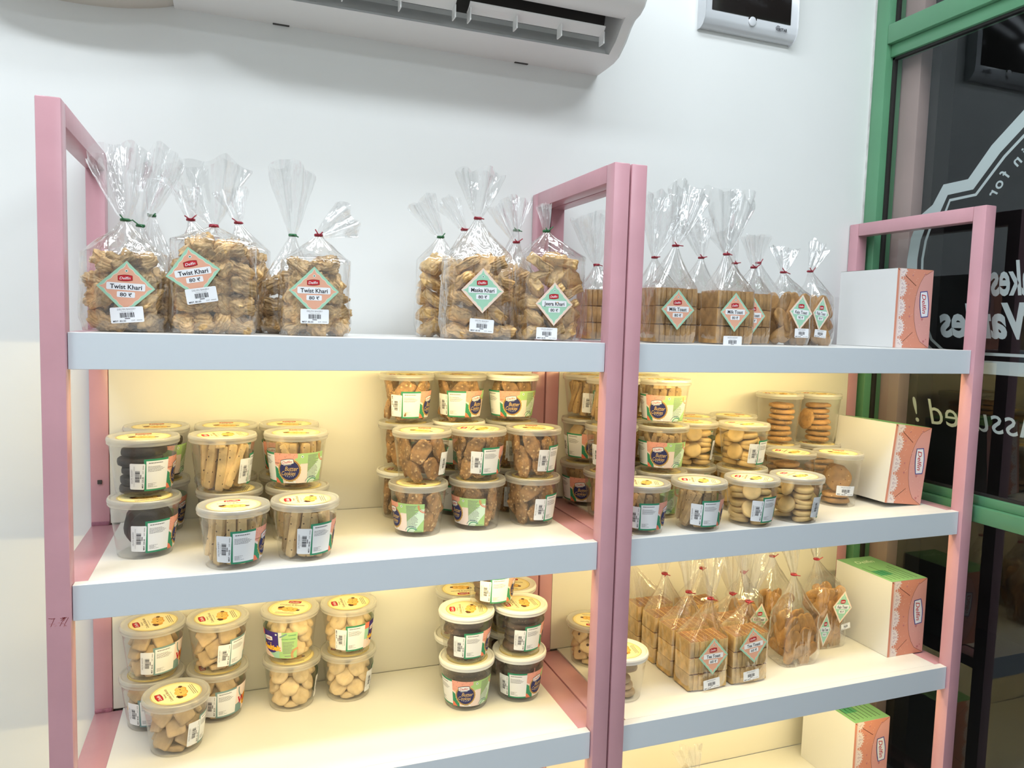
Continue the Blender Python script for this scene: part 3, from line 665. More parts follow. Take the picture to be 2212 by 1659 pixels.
def sheet_butter():
    s = Sheet(); info_panel(s)
    s.rect(0.040, LB, 0.101, LT, 'blush', 0); s.rect(0.040, 0.046, 0.083, LT, 'salmon', 1)
    s.poly([(0.040, 0.047), (0.083, 0.047), (0.078, 0.041), (0.066, 0.036), (0.052, 0.038), (0.040, 0.044)], 'salmon', 1)
    s.poly([(0.040, 0.041), (0.047, 0.036), (0.054, 0.024), (0.056, LB), (0.040, LB)], 'green', 2); s.poly([(0.040, LB+0.010), (0.044, LB+0.008), (0.051, LB), (0.040, LB)], 'coral', 3)
    rg = random.Random(5)
    for i in range(18): s.circle(rg.uniform(0.042, 0.078), rg.uniform(0.050, LT-0.001), 0.0005, 'darkred', 3, 5)
    cx, cy = 0.0680, 0.0345
    s.circle(cx, cy, 0.0212, 'gold', 4, 72, wob=0.0006, nw=24); s.circle(cx, cy, 0.0198, 'brown', 5, 40); s.ring(cx, cy, 0.0182, 0.0189, 'gold', 6); s.circle(cx, cy, 0.0176, 'navy', 6, 40)
    s.text('Butter', cx+0.004, cy+0.0030, 0.0085, 'gold', 8, shear=0.35, bold=0.004, width=0.024); s.text('Cookies', cx-0.0015, cy-0.0055, 0.0080, 'gold', 8, shear=0.35, bold=0.004, width=0.026)
    for i in range(5): s.circle(cx-0.007+0.0035*i, cy-0.0120+0.0006*abs(i-2), 0.0008, 'white', 8, 5)
    s.line(cx-0.010, cy+0.0085, cx+0.004, cy+0.0105, 0.0008, 'white', 8)
    delfin_banner(s, cx-0.003, cy+0.0150, 0.0215, 0.14, 9, 'white')
    s.rect(cx-0.007, LB+0.001, cx+0.012, LB+0.0045, 'white', 3, r=0.001); s.line(cx-0.002, LB+0.0027, cx+0.008, LB+0.0027, 0.0007, 'grey', 4)
    s.rect(0.083, 0.046, 0.101, LT, 'lime', 2); s.circle(0.083, 0.050, 0.007, 'lime', 2.5, 16); s.circle(0.091, LT-0.006, 0.0024, 'white', 4, 12); s.circle(0.091, LT-0.006, 0.0012, 'green', 5, 8)
    s.rect(0.101, LB, 0.135, LT, 'lime', 0); s.poly([(0.101, 0.030), (0.128, 0.055), (0.135, 0.055), (0.135, 0.035), (0.115, LB), (0.101, LB)], 'mint_light', 1)
    s.lines(0.101, LT-0.003, 0.124, LB+0.008, 17, 'grey', 3, 11, 0.3)
    s.ring(0.136, LT-0.004, 0.0100, 0.0108, 'coral', 4, 14, PI*0.95, PI*1.5); s.ring(0.136, LT-0.004, 0.0120, 0.0135, 'coral', 4, 14, PI*0.95, PI*1.5)
    s.ring(0.110, LB-0.002, 0.0125, 0.0138, 'slate', 5, 14, PI*0.15, PI*0.9); s.ring(0.112, LB-0.004, 0.0105, 0.0120, 'green', 5, 14, PI*0.25, PI*0.9)
    s.line(0.104, LB+0.002, 0.132, LB+0.002, 0.0006, 'grey', 4)
    return s
def sheet_heal():
    s = Sheet(); info_panel(s)
    s.rect(0.040, LB, 0.100, LT, 'mint', 0); s.rect(0.040, 0.052, 0.052, LT, 'coral', 1); s.rect(0.052, 0.030, 0.090, LT, 'purple', 1); s.circle(0.071, 0.030, 0.016, 'purple', 1.5, 24, ry=0.010)
    s.poly([(0.040, LB), (0.066, LB), (0.066, 0.018), (0.055, 0.028), (0.040, 0.030)], 'blush', 1); s.poly([(0.046, LB), (0.056, 0.024), (0.066, 0.021), (0.078, 0.012), (0.078, LB)], 'peach_light', 1.2)
    delfin_banner(s, 0.066, 0.050, 0.022, 0.05, 4, 'white')
    s.text('Healtielt', 0.072, 0.0315, 0.0110, 'coral', 4, bold=0.05, width=0.045); s.text('Healtielt', 0.0715, 0.0320, 0.0110, 'yellow', 5, bold=0.03, width=0.044)
    s.circle(0.072, 0.0400, 0.0013, 'yellow', 5, 8); s.circle(0.066, 0.0400, 0.0010, 'yellow', 5, 8); s.rect(0.084, 0.058, 0.0875, 0.0615, 'white', 4); s.rect(0.0853, 0.0590, 0.0862, 0.0605, 'green', 5)
    s.rect(0.091, LB, 0.127, LT, 'lime', 2); s.rect(0.091, LT-0.040, 0.097, LT, 'blush', 2.5)
    s.text('COOKIES', 0.117, 0.0590, 0.0025, 'green', 4, bold=0.02); s.text('COCONUT COOKIES', 0.110, 0.0510, 0.0025, 'green', 4, bold=0.02, width=0.027); s.path([(0.093, 0.055), (0.099, 0.058), (0.104, 0.061), (0.107, 0.062)], 0.003, 'slate', 4)
    s.lines(0.099, 0.046, 0.122, 0.020, 11, 'grey', 4, 21, 0.3); s.ring(0.129, 0.018, 0.010, 0.0112, 'coral', 5, 14, PI*0.5, PI*1.2); s.ring(0.129, 0.018, 0.0125, 0.0140, 'coral', 5, 14, PI*0.5, PI*1.2); s.line(0.102, 0.0150, 0.116, 0.0150, 0.0012, 'grey', 4)
    return s
def sheet_wood():
    s = Sheet(); info_panel(s, 'slate')
    s.rect(0.040, LB, 0.100, LT, 'blush', 0); s.poly([(0.040, 0.028), (0.050, 0.030), (0.058, 0.022), (0.060, LB), (0.040, LB)], 'slate', 1)
    s.ring(0.070, 0.058, 0.022, 0.025, 'slate', 1, 16, PI*0.95, PI*1.3); s.circle(0.070, 0.030, 0.013, 'yellow', 2, 20)
    s.text('Wo', 0.062, 0.034, 0.015, 'red', 4, bold=0.04); s.text('C', 0.066, 0.024, 0.009, 'red', 4, bold=0.03)
    s.rect(0.100, LB, 0.130, LT, 'mint_light', 0); s.lines(0.103, LT-0.006, 0.126, LB+0.006, 14, 'grey', 1, 31)
    return s
WRAP = {'B': sheet_butter().mesh('wrap_label', on_tub(TH), 0.004), 'H': sheet_heal().mesh('wrap_label', on_tub(TH), 0.004), 'W': sheet_wood().mesh('wrap_label', on_tub(TH), 0.004)}
PRICE = {}
def price_mesh(kind, H, up, price, title, horiz=False, seed=1):
    k = (kind, H, up, horiz)
    if k not in PRICE:
        s = barcode_sheet(title, price, 0.044, 0.023, seed); tilt = math.radians(-3)
        if horiz: s.rotate(math.radians(-2), 0, 0.040)
        else: s.rotate((PI/2 if up else -PI/2)+tilt, -0.0105, 0.036)
        for i in range(len(s.v)): s.v[i] = (s.v[i][0], s.v[i][1], s.v[i][2]+12)
        PRICE[k] = s.mesh('price_label', on_tub(H), 0.004)
    return PRICE[k]
TITLES = {'dark': ('CHOCOLATE CHIPS COOKIE', '220.00'), 'stick': ('PISTA STICKS', '140.00'), 'biscotti': ('BISCOTTI', '160.00'), 'stick2': ('STICKS', '140.00'), 'butter': ('BUTTER COOKIES', '140.00'), 'nut': ('SPECIAL NUTS', '180.00'),
          'square': ('JEERA COOKIES', '80.00'), 'dome': ('COCONUT COOKIES', '80.00'), 'choc': ('CHOCOLATE COOKIES', '180.00'), 'pale': ('COOKIES', '140.00'), 'chipped': ('COOKIES', '140.00')}
def fill(kind, root, H, style=0):
    rg = random
    R = lambda z: tub_r(z, H)
    if kind in ('dark', 'choc', 'nut', 'pale'):
        th = {'dark': 0.0155, 'choc': 0.0150, 'nut': 0.0140, 'pale': 0.0135}[kind]; rad = {'dark': 0.037, 'choc': 0.035, 'nut': 0.031, 'pale': 0.026}[kind]
        if style == 1:      # one big cookie standing up against the wall, others flat
            for i in range(2): put(kind, root, (rg.uniform(-.003, .003), -0.002, 0.010+th*i), (0.05*i, 0.03, rg.random()*6), 1.0)
            a = -0.5; put(kind, root, (0.004, -0.016, 0.064), (math.radians(74), 0, 0.2), 0.98)
            put(kind, root, (-0.002, 0.012, 0.064), (math.radians(80), 0, 0.1), 0.95); return
        if style == 2:      # leaning pair
            put(kind, root, (0.004, 0, 0.045), (math.radians(62), math.radians(14), 0), 1.0); put(kind, root, (0.006, 0.016, 0.050), (math.radians(66), math.radians(10), 0), 1.0)
            put(kind, root, (0.010, -0.016, 0.040), (math.radians(60), math.radians(18), 0), 0.95); return
        n = int((H-0.020)/th); cx = rg.uniform(-0.004, 0.004)
        for i in range(n):
            z = 0.010+th*i; m = max(0.001, R(z)-rad-0.004)
            put(kind, root, (cx+rg.uniform(-m, m)*0.6, rg.uniform(-m, m)*0.6, z), (rg.uniform(-.05, .05), rg.uniform(-.05, .05), rg.random()*6), 0.97)
        if style == 3: put(kind, root, (-0.026, -0.020, H*0.47), (math.radians(80), 0, math.radians(-50)), 0.85)
        return
    if kind in ('stick', 'stick2'):
        n = 11
        for i in range(n):
            a = 2*PI*i/n+rg.uniform(-.12, .12); r = 0.030
            put(kind, root, (r*math.cos(a), r*math.sin(a), 0.044+rg.uniform(-.003, .003)), (rg.uniform(-.10, .10)*math.sin(a), rg.uniform(.0, .22), a+PI/2), 1.0)
        for i in range(4):
            a = 2*PI*i/4+rg.random(); put(kind, root, (0.012*math.cos(a), 0.012*math.sin(a), 0.042), (rg.uniform(-.15, .15), rg.uniform(-.15, .15), a))
        # a leaning one in front of the ring
        for k in range(3):
            a = rg.random()*2*PI; put(kind, root, (0.0375*math.cos(a), 0.0375*math.sin(a), 0.046), (0, math.radians(rg.choice((-24, 24))), a+PI/2), (0.8, 0.6, 0.98))
        for i in range(4):
            a = rg.random()*6.28; put('stub', root, (0.028*math.cos(a), 0.028*math.sin(a), 0.082), (rg.uniform(-.6, .6), PI/2-rg.uniform(0, .4), a), 0.8)
        return
    if kind == 'biscotti':
        for lay, (z, k) in enumerate(((0.031, 6), (0.064, 6))):
            for i in range(k):
                a = 2*PI*i/k+lay*0.4+rg.uniform(-.15, .15); r = R(z)-0.0145
                put(kind, root, (r*math.cos(a), r*math.sin(a), z+rg.uniform(-.004, .003)), (rg.uniform(-.22, .22), rg.uniform(-.9, .9), a+PI/2+rg.uniform(-.30, .30)), rg.uniform(0.82, 0.98) if lay else 0.93)
        for i in range(3):
            a = 2*PI*i/3+rg.random(); put(kind, root, (0.010*math.cos(a), 0.010*math.sin(a), 0.045), (rg.uniform(-.2, .2), rg.uniform(-.2, .2), a))
        return
    if kind == 'butter':
        t0 = rg.random()*2; cols = [(a+t0+rg.uniform(-.25, .25)) for a in (0.3, 2.4, 4.5)]
        for a in cols:
            r = 0.0235; n = 6
            for i in range(n): put(kind, root, (r*math.cos(a)+rg.uniform(-.0015, .0015), r*math.sin(a), 0.0085+0.0125*i), (rg.uniform(-.26, .26), rg.uniform(-.26, .26), 0))
        for k in range(5):
            a = 1.35+2.1*k+t0; r = 0.034; z = 0.024+0.0125*k
            put(kind, root, (r*math.cos(a), r*math.sin(a), z), (rg.uniform(-.3, .3), PI/2-rg.uniform(.2, .7), a+rg.uniform(-.3, .3)), 0.92)
        return
    sz = {'square': 0.020, 'dome': 0.0205, 'chipped': 0.019}[kind]
    q0 = {'square': 0.84, 'dome': 0.96, 'chipped': 0.92}[kind]
    def spin(loc, a, phi, sp, q):
        o = put(kind, root, loc, (0, 0, 0), q)
        o.rotation_euler = (Matrix.Rotation(a, 3, 'Z') @ Matrix.Rotation(phi, 3, 'Y') @ Matrix.Rotation(sp, 3, 'Z')).to_euler()
    for i in range(4): spin((0.021*math.cos(1.57*i), 0.021*math.sin(1.57*i), 0.0095), 0, rg.uniform(-.08, .08), rg.random()*3, q0*0.9)
    spin((0, 0, 0.023), 0, 0.2, 1, q0); spin((0.002, 0, 0.045), 0, 0.2, 1, q0); spin((0, 0.002, 0.062), 0, 0.2, 1, q0)
    for lay, (z, k) in enumerate(((0.0265, 5), (0.0475, 5), (0.0675, 5))):
        for i in range(k):
            a = 2*PI*(i+0.5*(lay % 2))/k+rg.uniform(-.10, .10)+0.2; phi = PI/2-rg.uniform(.35, .75); r = R(z)-0.0165-0.004*lay*0.5
            spin((r*math.cos(a), r*math.sin(a), z+rg.uniform(-.002, .002)), a+rg.uniform(-.25, .25), phi, rg.random()*3, q0*rg.uniform(.92, 1.0))
tub_n = 0
def tub(label, group, x, y, z, beta, kind, lid=0, tall=False, wrap='B', srot=None, price='v', up=True, style=0):
    """beta: where the label's main panel starts, degrees right of the side that faces the camera"""
    global tub_n; tub_n += 1; random.seed(1000+tub_n)
    H = TT if tall else TH
    az = math.atan2(CAM.y-y, CAM.x-x)
    r = empty('cookie_tub', (x, y, z)); tag(r, label, 'cookie tub', group)
    link('container', TUBM[H], None, r)
    ld = link('lid', LIDM[(H, lid)], None, r, rot=(0, 0, random.random()*6))
    sr = math.radians(srot if srot is not None else random.choice((-30, 80, 100, 10))) - ld.rotation_euler.z + (az+PI/2)
    link('lid_sticker', STK[H], None, ld, rot=(0, 0, sr))
    th0 = az+math.radians(beta)-0.040/RM
    if wrap: link('wrap_label', WRAP[wrap], None, r, rot=(0, 0, th0))
    if price == 'v': link('price_label', price_mesh(kind, H, up, TITLES[kind][1], TITLES[kind][0]), None, r, rot=(0, 0, th0))
    elif price is not None: link('price_label', price_mesh(kind, H, up, TITLES[kind][1], TITLES[kind][0], True), None, r, rot=(0, 0, az+math.radians(price)))
    cr = empty('contents_frame', (0, 0, 0)) if False else r
    # contents are laid out in a frame turned towards the room so the front ones are at -y
    before = len(r.children)
    kids0 = set(o.name for o in r.children)
    fill(kind, r, H, style)
    turn = az+PI/2; rotm = Matrix.Rotation(turn, 4, 'Z')
    for o in r.children:
        if o.name not in kids0:
            o.location = rotm @ o.location; o.rotation_euler = (rotm @ o.rotation_euler.to_matrix().to_4x4()).to_euler()
    return r
Z1, Z2, Z3, Z4 = SHELF_Z
P_ = TH
GA, GB, GC, GD = 'cookie tubs at the left of the middle shelf', 'biscotti tubs on the left rack', 'tubs on the middle shelf of the right rack', 'tubs on the lower shelf of the left rack'
# middle shelf, left group
tub('clear tub of black cookies, lower one of the leftmost front pair on the middle shelf', GA, .115, -.207, Z2, 47, 'dark', srot=10, style=2)
tub('clear tub of black cookies with a tilted barcode, upper one of the leftmost front pair', GA, .112, -.187, Z2+P_, 47, 'dark', srot=0)
tub('lower tub of the pair behind the black cookies, beside the pink back post', GA, .121, -.062, Z2, 30, 'choc', srot=0)
tub('upper tub of the pair behind the black cookies, green label at its right edge', GA, .121, -.062, Z2+P_, -15, 'dark', srot=0)
tub('clear tub of pale sticks in front of the slanted stick tub, barcode facing out', GA, .256, -.303, Z2, 41, 'stick', srot=5)
tub('clear tub of sticks in front of the left group navy badge tub', GA, .3705, -.289, Z2, 57, 'stick', srot=95)
tub('lower tub of the stick pair, mostly hidden behind the front barcode tub', GA, .249, -.176, Z2, 60, 'stick')
tub('clear tub of long speckled sticks, upper one, slanted stick in its window', GA, .238, -.186, Z2+P_, 105, 'stick', srot=100)
tub('lower tub under the navy Butter Cookies badge at the left group', GA, .366, -.176, Z2, 60, 'stick')
tub('clear tub of sticks with its navy Butter Cookies badge facing out, left group', GA, .363, -.178, Z2+P_, -47, 'stick', srot=0)
tub('hidden lower tub at the back between the stick stacks', GA, .242, -.061, Z2, 60, 'stick')
tub('back tub whose lid shows behind the long speckled sticks', GA, .242, -.061, Z2+P_, 60, 'stick', srot=0)
tub('hidden lower tub behind the navy badge tub of sticks', GA, .358, -.061, Z2, 60, 'stick')
tub('back tub whose lid shows behind the navy badge tub of sticks', GA, .358, -.061, Z2+P_, -70, 'stick', srot=0)
# middle shelf, biscotti
tub('top tub of the left back column of biscotti, barcode label tilted', GB, .589, -.074, Z2+2*P_, 35, 'biscotti', up=False)
tub('top tub of the middle back column of biscotti, info label centred', GB, .704, -.070, Z2+2*P_, 16, 'biscotti')
tub('white lidded top tub of biscotti with the navy badge facing out, by the back post', GB, .820, -.078, Z2+2*P_, -31, 'biscotti', lid=1)
tub('middle tub of the left back column of biscotti, under the tilted barcode tub', GB, .590, -.070, Z2+P_, 90, 'biscotti')
tub('white lidded middle tub of the centre back column of biscotti', GB, .704, -.068, Z2+P_, -12, 'biscotti', lid=1)
tub('middle tub of the right back column of biscotti, behind a front tub', GB, .822, -.074, Z2+P_, 60, 'biscotti')
tub('white lidded bottom tub of the left back column of biscotti', GB, .588, -.072, Z2, 90, 'biscotti', lid=1)
tub('bottom tub of the centre back column, its info label showing between two front tubs', GB, .704, -.068, Z2, -12, 'biscotti')
tub('bottom tub of the right back column of biscotti, mostly hidden', GB, .822, -.072, Z2, 60, 'biscotti')
tub('front upper biscotti tub at the left, narrow barcode at its right edge', GB, .596, -.188, Z2+P_, 118, 'biscotti', srot=-10)
tub('front upper biscotti tub in the middle, barcode and info label to the right', GB, .711, -.184, Z2+P_, 57, 'biscotti', srot=80)
tub('front upper biscotti tub at the right, barcode near its right edge', GB, .828, -.188, Z2+P_, 86, 'biscotti', srot=10)
tub('front lower biscotti tub at the left, green text panel facing out', GB, .588, -.200, Z2, -97, 'biscotti', price=None)
tub('front lower biscotti tub in the middle, navy badge at its left edge and green panel', GB, .711, -.186, Z2, -91, 'biscotti', price=None)
tub('front lower biscotti tub at the right, barcode near the shelf edge post', GB, .829, -.187, Z2, 80, 'biscotti')
# middle shelf, right rack
for k, (lb, b, kd) in enumerate((('bottom tub of the rear left corner column of the right rack, badge half hidden', -40, 'stick2'), ('middle tub of the rear left corner column, info label facing out', -10, 'square'), ('top tub of the rear left corner column, sticks and a tilted barcode', 60, 'stick2'))):
    tub(lb, GC, 1.010, -.060, Z2+k*P_, b, kd, wrap='B')
for k, (lb, b) in enumerate((('bottom tub of the column beside the rear corner one, cut by the pink post', 120), ('middle tub with a barcode cut by the pink post', 22), ('top tub of sticks cut by the pink post', 100))):
    tub(lb, GC, 1.0125, -.176, Z2+k*P_, b, 'stick2')
for k, (lb, b) in enumerate((('bottom tub of the three high navy badge column right of the post', -60), ('middle tub of the three high column, navy Butter Cookies badge facing out', -38), ('top tub of the three high column, navy Butter Cookies badge facing out', -47))):
    tub(lb, GC, 1.1255, -.198, Z2+k*P_, b, 'stick2')
for k, lb in enumerate(('bottom tub hidden behind the navy badge column', 'middle tub hidden behind the navy badge column', 'rearmost top tub whose lid peeks over the navy badge column')):
    tub(lb, GC, 1.130, -.0605, Z2+k*P_, 90, 'stick2')
tub('front tub of stubby sticks cut off by the pink post, barcode label out', GC, 1.020, -.300, Z2, 43, 'stick2', srot=95)
tub('front tub of long sticks second from the post, barcode label out', GC, 1.148, -.309, Z2, 56, 'stick2', srot=95)
tub('tub under the round butter biscuits beside the navy badge column', GC, 1.2305, -.155, Z2, 100, 'butter')
tub('tub of smooth round yellow biscuits beside the navy badge column, upper tier', GC, 1.2305, -.155, Z2+P_, 135, 'butter', srot=0)
tub('lower tub under the round biscuit tub with a barcode', GC, 1.332, -.206, Z2, 100, 'butter')
tub('upper tub of round yellow biscuits with barcode at its right', GC, 1.332, -.206, Z2+P_, 87, 'butter', srot=70)
tub('lower tub at the back behind the round yellow biscuits', GC, 1.292, -.0605, Z2, 90, 'butter')
tub('upper back tub whose lid shows behind the left round yellow biscuits', GC, 1.292, -.0605, Z2+P_, 90, 'butter')
tub('lower back tub beside the tall cookie tubs', GC, 1.412, -.0605, Z2, 90, 'butter')
tub('upper back tub whose lid rises behind the right round yellow biscuits', GC, 1.412, -.0605, Z2+P_, 90, 'butter')
tub('front tub of domed biscuits, third from the pink post, barcode centred', GC, 1.278, -.3105, Z2, 75, 'butter', srot=85)
tub('front tub of round biscuits nearest the tall cookie tubs, narrow barcode at right', GC, 1.396, -.3105, Z2, 115, 'butter', srot=70)
tub('tall tub under the neat stack of nut cookies', GC, 1.536, -.075, Z2, 0, 'nut', tall=True, wrap=None, price=None)
tub('tall tub holding one neat upright stack of nut cookies', GC, 1.540, -.072, Z2+TT, 0, 'nut', tall=True, wrap=None, price=None)
tub('tall tub under the rightmost upper tub of nut cookies', GC, 1.655, -.085, Z2, 0, 'nut', tall=True, wrap=None, price=None)
tub('tall tub of nut cookies with one cookie standing on edge, rightmost upper', GC, 1.652, -.083, Z2+TT, 0, 'nut', tall=True, wrap=None, price=None, style=3)
tub('tall unlabelled tub of nut cookies behind the front round biscuit tubs', GC, 1.485, -.186, Z2, 0, 'nut', tall=True, wrap=None, price=None)
tub('tall tub of large nut cookies with a small white price label, beside the white box', GC, 1.598, -.216, Z2, 0, 'nut', tall=True, wrap=None, price=27, style=1, srot=0)
# lower shelf, left rack
tub('lower tub of square biscuits in the left corner of the lower shelf', GD, .109, -.064, Z3, 18, 'square', wrap='W')
tub('upper tub of square biscuits in the left corner of the lower shelf', GD, .112, -.068, Z3+P_, 46, 'square', wrap='W', srot=100)
tub('lower tub of square biscuits, second stack from the left', GD, .226, -.070, Z3, 41, 'square', wrap='W')
tub('upper tub of square biscuits, second stack from the left', GD, .226, -.074, Z3+P_, 72, 'square', wrap='W', srot=100)
tub('single tub of square biscuits standing alone in front, whole round lid sticker showing', GD, .158, -.166, Z3, 94, 'square', wrap='W', srot=105)
tub('upper tub of domed biscuits with the purple and yellow Healtielt label', GD, .361, -.066, Z3+P_, -85, 'dome', wrap='H', price=None, srot=-20)
tub('lower tub of domed biscuits, no label facing out, under the purple label tub', GD, .365, -.069, Z3, 137, 'dome', wrap='H')
tub('upper tub of domed biscuits with its barcode centred, right of the purple label tub', GD, .477, -.069, Z3+P_, 41, 'dome', wrap='H', up=False, srot=100)
tub('lower tub of domed biscuits with a narrow barcode at its right edge', GD, .478, -.065, Z3, 118, 'dome', wrap='H')
GE = 'chocolate biscuit tubs on the lower shelf'
tub('white lidded bottom tub of brown biscuits, navy badge facing out, front left', GE, .703, -.171, Z3, -34, 'choc', lid=1, price=None)
tub('white lidded second tier tub of brown biscuits with barcode, left', GE, .700, -.171, Z3+P_, 43, 'choc', lid=1, srot=95)
tub('white lidded bottom tub of dark biscuits, info label and badge, right', GE, .818, -.171, Z3, 21, 'choc', lid=1)
tub('white lidded second tier tub of brown biscuits with barcode, right', GE, .817, -.172, Z3+P_, 60, 'choc', lid=1, srot=110)
tub('topmost tub of brown biscuits bridging the two white lidded tubs', GE, .759, -.150, Z3+2*P_+.0003, 45, 'choc')
tub('back bottom white lidded tub left behind the chocolate tubs', GE, .722, -.0605-.0, Z3, 100, 'choc', lid=1) if False else None
tub('clear lidded back tub left, lid sticker upside down, behind the white lids', GE, .722, -.052-.006, Z3+P_, 60, 'choc', srot=190)
tub('white lidded back bottom tub left, behind the front badge tub', GE, .722, -.058, Z3, 60, 'choc', lid=1)
tub('white lidded back bottom tub right, in shadow behind the front tubs', GE, .838, -.058, Z3, 60, 'choc', lid=1)
tub('white lidded back upper tub right, beside the pink post', GE, .838, -.058, Z3+P_, 60, 'choc', lid=1, srot=-5)
tub('clear tub of pale cookies with chocolate dots alone behind the pink post', 'single tubs at the left of the right rack lower shelf', 1.033, -.075, Z3, 180, 'chipped', wrap=None, price=None, srot=185)
tub('white lidded tub of grey brown round biscuits half hidden by the pink post', 'single tubs at the left of the right rack lower shelf', 1.024, -.238, Z3, 180, 'pale', lid=1, wrap=None, price=None, srot=110)
# ------------------------------------------------------------------ bags
def se(t, p): return math.copysign(abs(t)**(2.0/p), t)
def bag_film(w, d, h, neck, flare, p=4.0, seed=0, taper=0.0, wob=0.0035):
    """one skin: floor, body, gathered neck, flared top. flare = (dx, dz, half width, half depth)"""
    nu = 64; vs, fs = [], []; rg = random.Random(seed); off = Vector((seed*5.3, seed*2.1, seed*9.7))
    nx, nz = neck; r0 = 0.0050; rows = []
    nb = 18
    for j in range(nb+1):
        t = j/nb; z = t*h; k = 1-taper*t; k *= 0.90+0.10*min(1, t*6); rows.append(('b', nx*0.0, z, w/2*k, d/2*k, p))
    nn = 16
    for j in range(1, nn+1):
        t = j/nn; z = h+(nz-h)*t; e = (1-t)**1.25
        rows.append(('n', nx*t**1.2, z, r0+(w/2*(1-taper)-r0)*e, r0+(d/2*(1-taper)-r0)*e, p+(2-p)*t))
    vs.append((0, 0, 0.0006)); 
    for (kd, cx, z, a, b, pp) in rows:
        t_n = max(0, (z-h)/(nz-h))
        for i in range(nu):
            u = 2*PI*i/nu; x = a*se(math.cos(u), pp); y = b*se(math.sin(u), pp)
            pl = 1+0.10*t_n*math.sin(9*u+seed)+0.07*t_n*math.sin(17*u+seed*2)
            q = Vector((x*28, y*28, z*14))+off; dn = noise.noise(q)*wob+noise.noise(q*2.6)*wob*0.5
            l = math.hypot(x, y) or 1; f = (l*pl+dn*min(1, l/0.02))/l
            vs.append((cx+x*f, y*f, max(z+(0.0012*noise.noise(q*1.5) if z > 0.004 else 0), 0.0006)))
    fx, fz, fw, fd = flare; fl = math.hypot(fx, fz); ax = (fx/fl, fz/fl); px = (ax[1], -ax[0]); nf = 16
    ph = rg.random()*6; curl = rg.uniform(-.25, .25)
    for j in range(1, nf+1):
        t = j/nf; a = r0+(fw-r0)*min(1, t**0.75*1.05); b = r0+(fd-r0)*t**0.9
        for i in range(nu):
            u = 2*PI*i/nu
            pl = 1+(0.16*math.sin(7*u+ph)+0.14*math.sin(13*u+2*ph+t))*min(1, t*2.2)
            s = a*math.cos(u)*(1+0.10*math.sin(5*u+ph)*t); y = b*math.sin(u)*pl+0.010*t*math.sin(3.2*math.cos(u)*2+ph)+curl*t*t*0.05
            l = t*fl*(1+(0.14*noise.noise(Vector((math.cos(u)*1.6, math.sin(u)*1.6, seed*3.3))) if j > nf-6 else 0)*t-0.10*t*(abs(math.cos(u))**3))
            q = Vector((s*40, y*40, l*22))+off; dn = noise.noise(q)*0.005*t
            vs.append((nx+ax[0]*l+px[0]*s+dn, y+dn, nz+ax[1]*l+px[1]*s*1.0+dn*0.5))
    for i in range(nu): fs.append((0, 1+(i+1) % nu, 1+i))
    R_ = nb+1+nn+nf
    for j in range(R_-1):
        for i in range(nu): k = (i+1) % nu; fs.append((1+j*nu+i, 1+j*nu+k, 1+(j+1)*nu+k, 1+(j+1)*nu+i))
    return mk('film', vs, fs, True)
def tie_mesh(seed):
    rg = random.Random(seed); bm = bmesh.new(); R0, r1 = 0.0062, 0.0016
    vs, fs = [], []; n, m = 18, 6
    for i in range(n):
        a = 2*PI*i/n
        for j in range(m):
            b = 2*PI*j/m; vs.append(((R0+r1*math.cos(b))*math.cos(a), (R0+r1*math.cos(b))*math.sin(a), r1*1.5*math.sin(b)))
    for i in range(n):
        for j in range(m): k, q = (i+1) % n, (j+1) % m; fs.append((i*m+j, k*m+j, k*m+q, i*m+q))
    for sg in (-1, 1):   # twisted ends
        p0 = Vector((0.001*sg, -R0-0.001, 0)); p1 = p0+Vector((sg*rg.uniform(.004, .011), -0.003, rg.uniform(-.005, .009))); d = (p1-p0).normalized(); u = d.cross(Vector((0, 1, 0.3))).normalized(); v = d.cross(u)
        o = len(vs)
        for pp in (p0, p1):
            for j in range(5): b = 2*PI*j/5; vs.append(tuple(pp+u*0.0011*math.cos(b)+v*0.0011*math.sin(b)))
        for j in range(5): q = (j+1) % 5; fs.append((o+j, o+q, o+5+q, o+5+j))
        fs.append(tuple(o+5+j for j in range(5)))
    return mk('twist_tie', vs, fs, True)
def diamond_sheet(text, price, col):
    fillc, brd, sc = (('peach', 'mint', 'peach_light') if col == 'peach' else ('mint', 'peach_light', 'mint_light')); s = Sheet(); H = 0.0405
    s.poly([(H, 0), (0, H), (-H, 0), (0, -H)], brd, 0)
    def scal(k):
        pts = []; cs = [(1, 0), (0, 1), (-1, 0), (0, -1)]
        for q in range(4):
            a, b = cs[q], cs[(q+1) % 4]
            for i in range(16):
                t = i/16; x = a[0]*(1-t)+b[0]*t; y = a[1]*(1-t)+b[1]*t; m = k*(0.86+0.022*math.cos(t*2*PI*4)) if 0.06 < t < 0.94 else k*0.93
                pts.append((x*H*m, y*H*m))
        return pts
    s.poly(scal(1.0), sc, 1); s.poly(scal(0.965), fillc, 2)
    s.circle(0, 0.0250, 0.0022, 'white', 3, 10); s.circle(0, 0.0250, 0.0013, 'green', 4, 8)
    delfin_banner(s, -0.0015, 0.0140, 0.0190, 0.06, 4, 'red')
    s.rect(-0.0270, -0.0045, 0.0265, 0.0065, 'white', 4, r=0.0018); s.text(text, 0, 0.0008, 0.0070, 'black', 5, bold=0.02, width=min(0.044, 0.0042*len(text)))
    s.rect(-0.0125, -0.0155, 0.0125, -0.0068, 'white', 4, r=0.0016); s.text(price+' \u20b9', 0, -0.0112, 0.0056, 'black', 5, bold=0.015, width=0.0165)
    return s
DIA, BAR = {}, {}
def flat_mesh(name, s, key, store, bend=0.0):
    if key not in store: store[key] = s.mesh(name, lambda x, y, l: (x, -l*0.00008+bend*x*x, y), 0.012)
    return store[key]
bag_n = 0
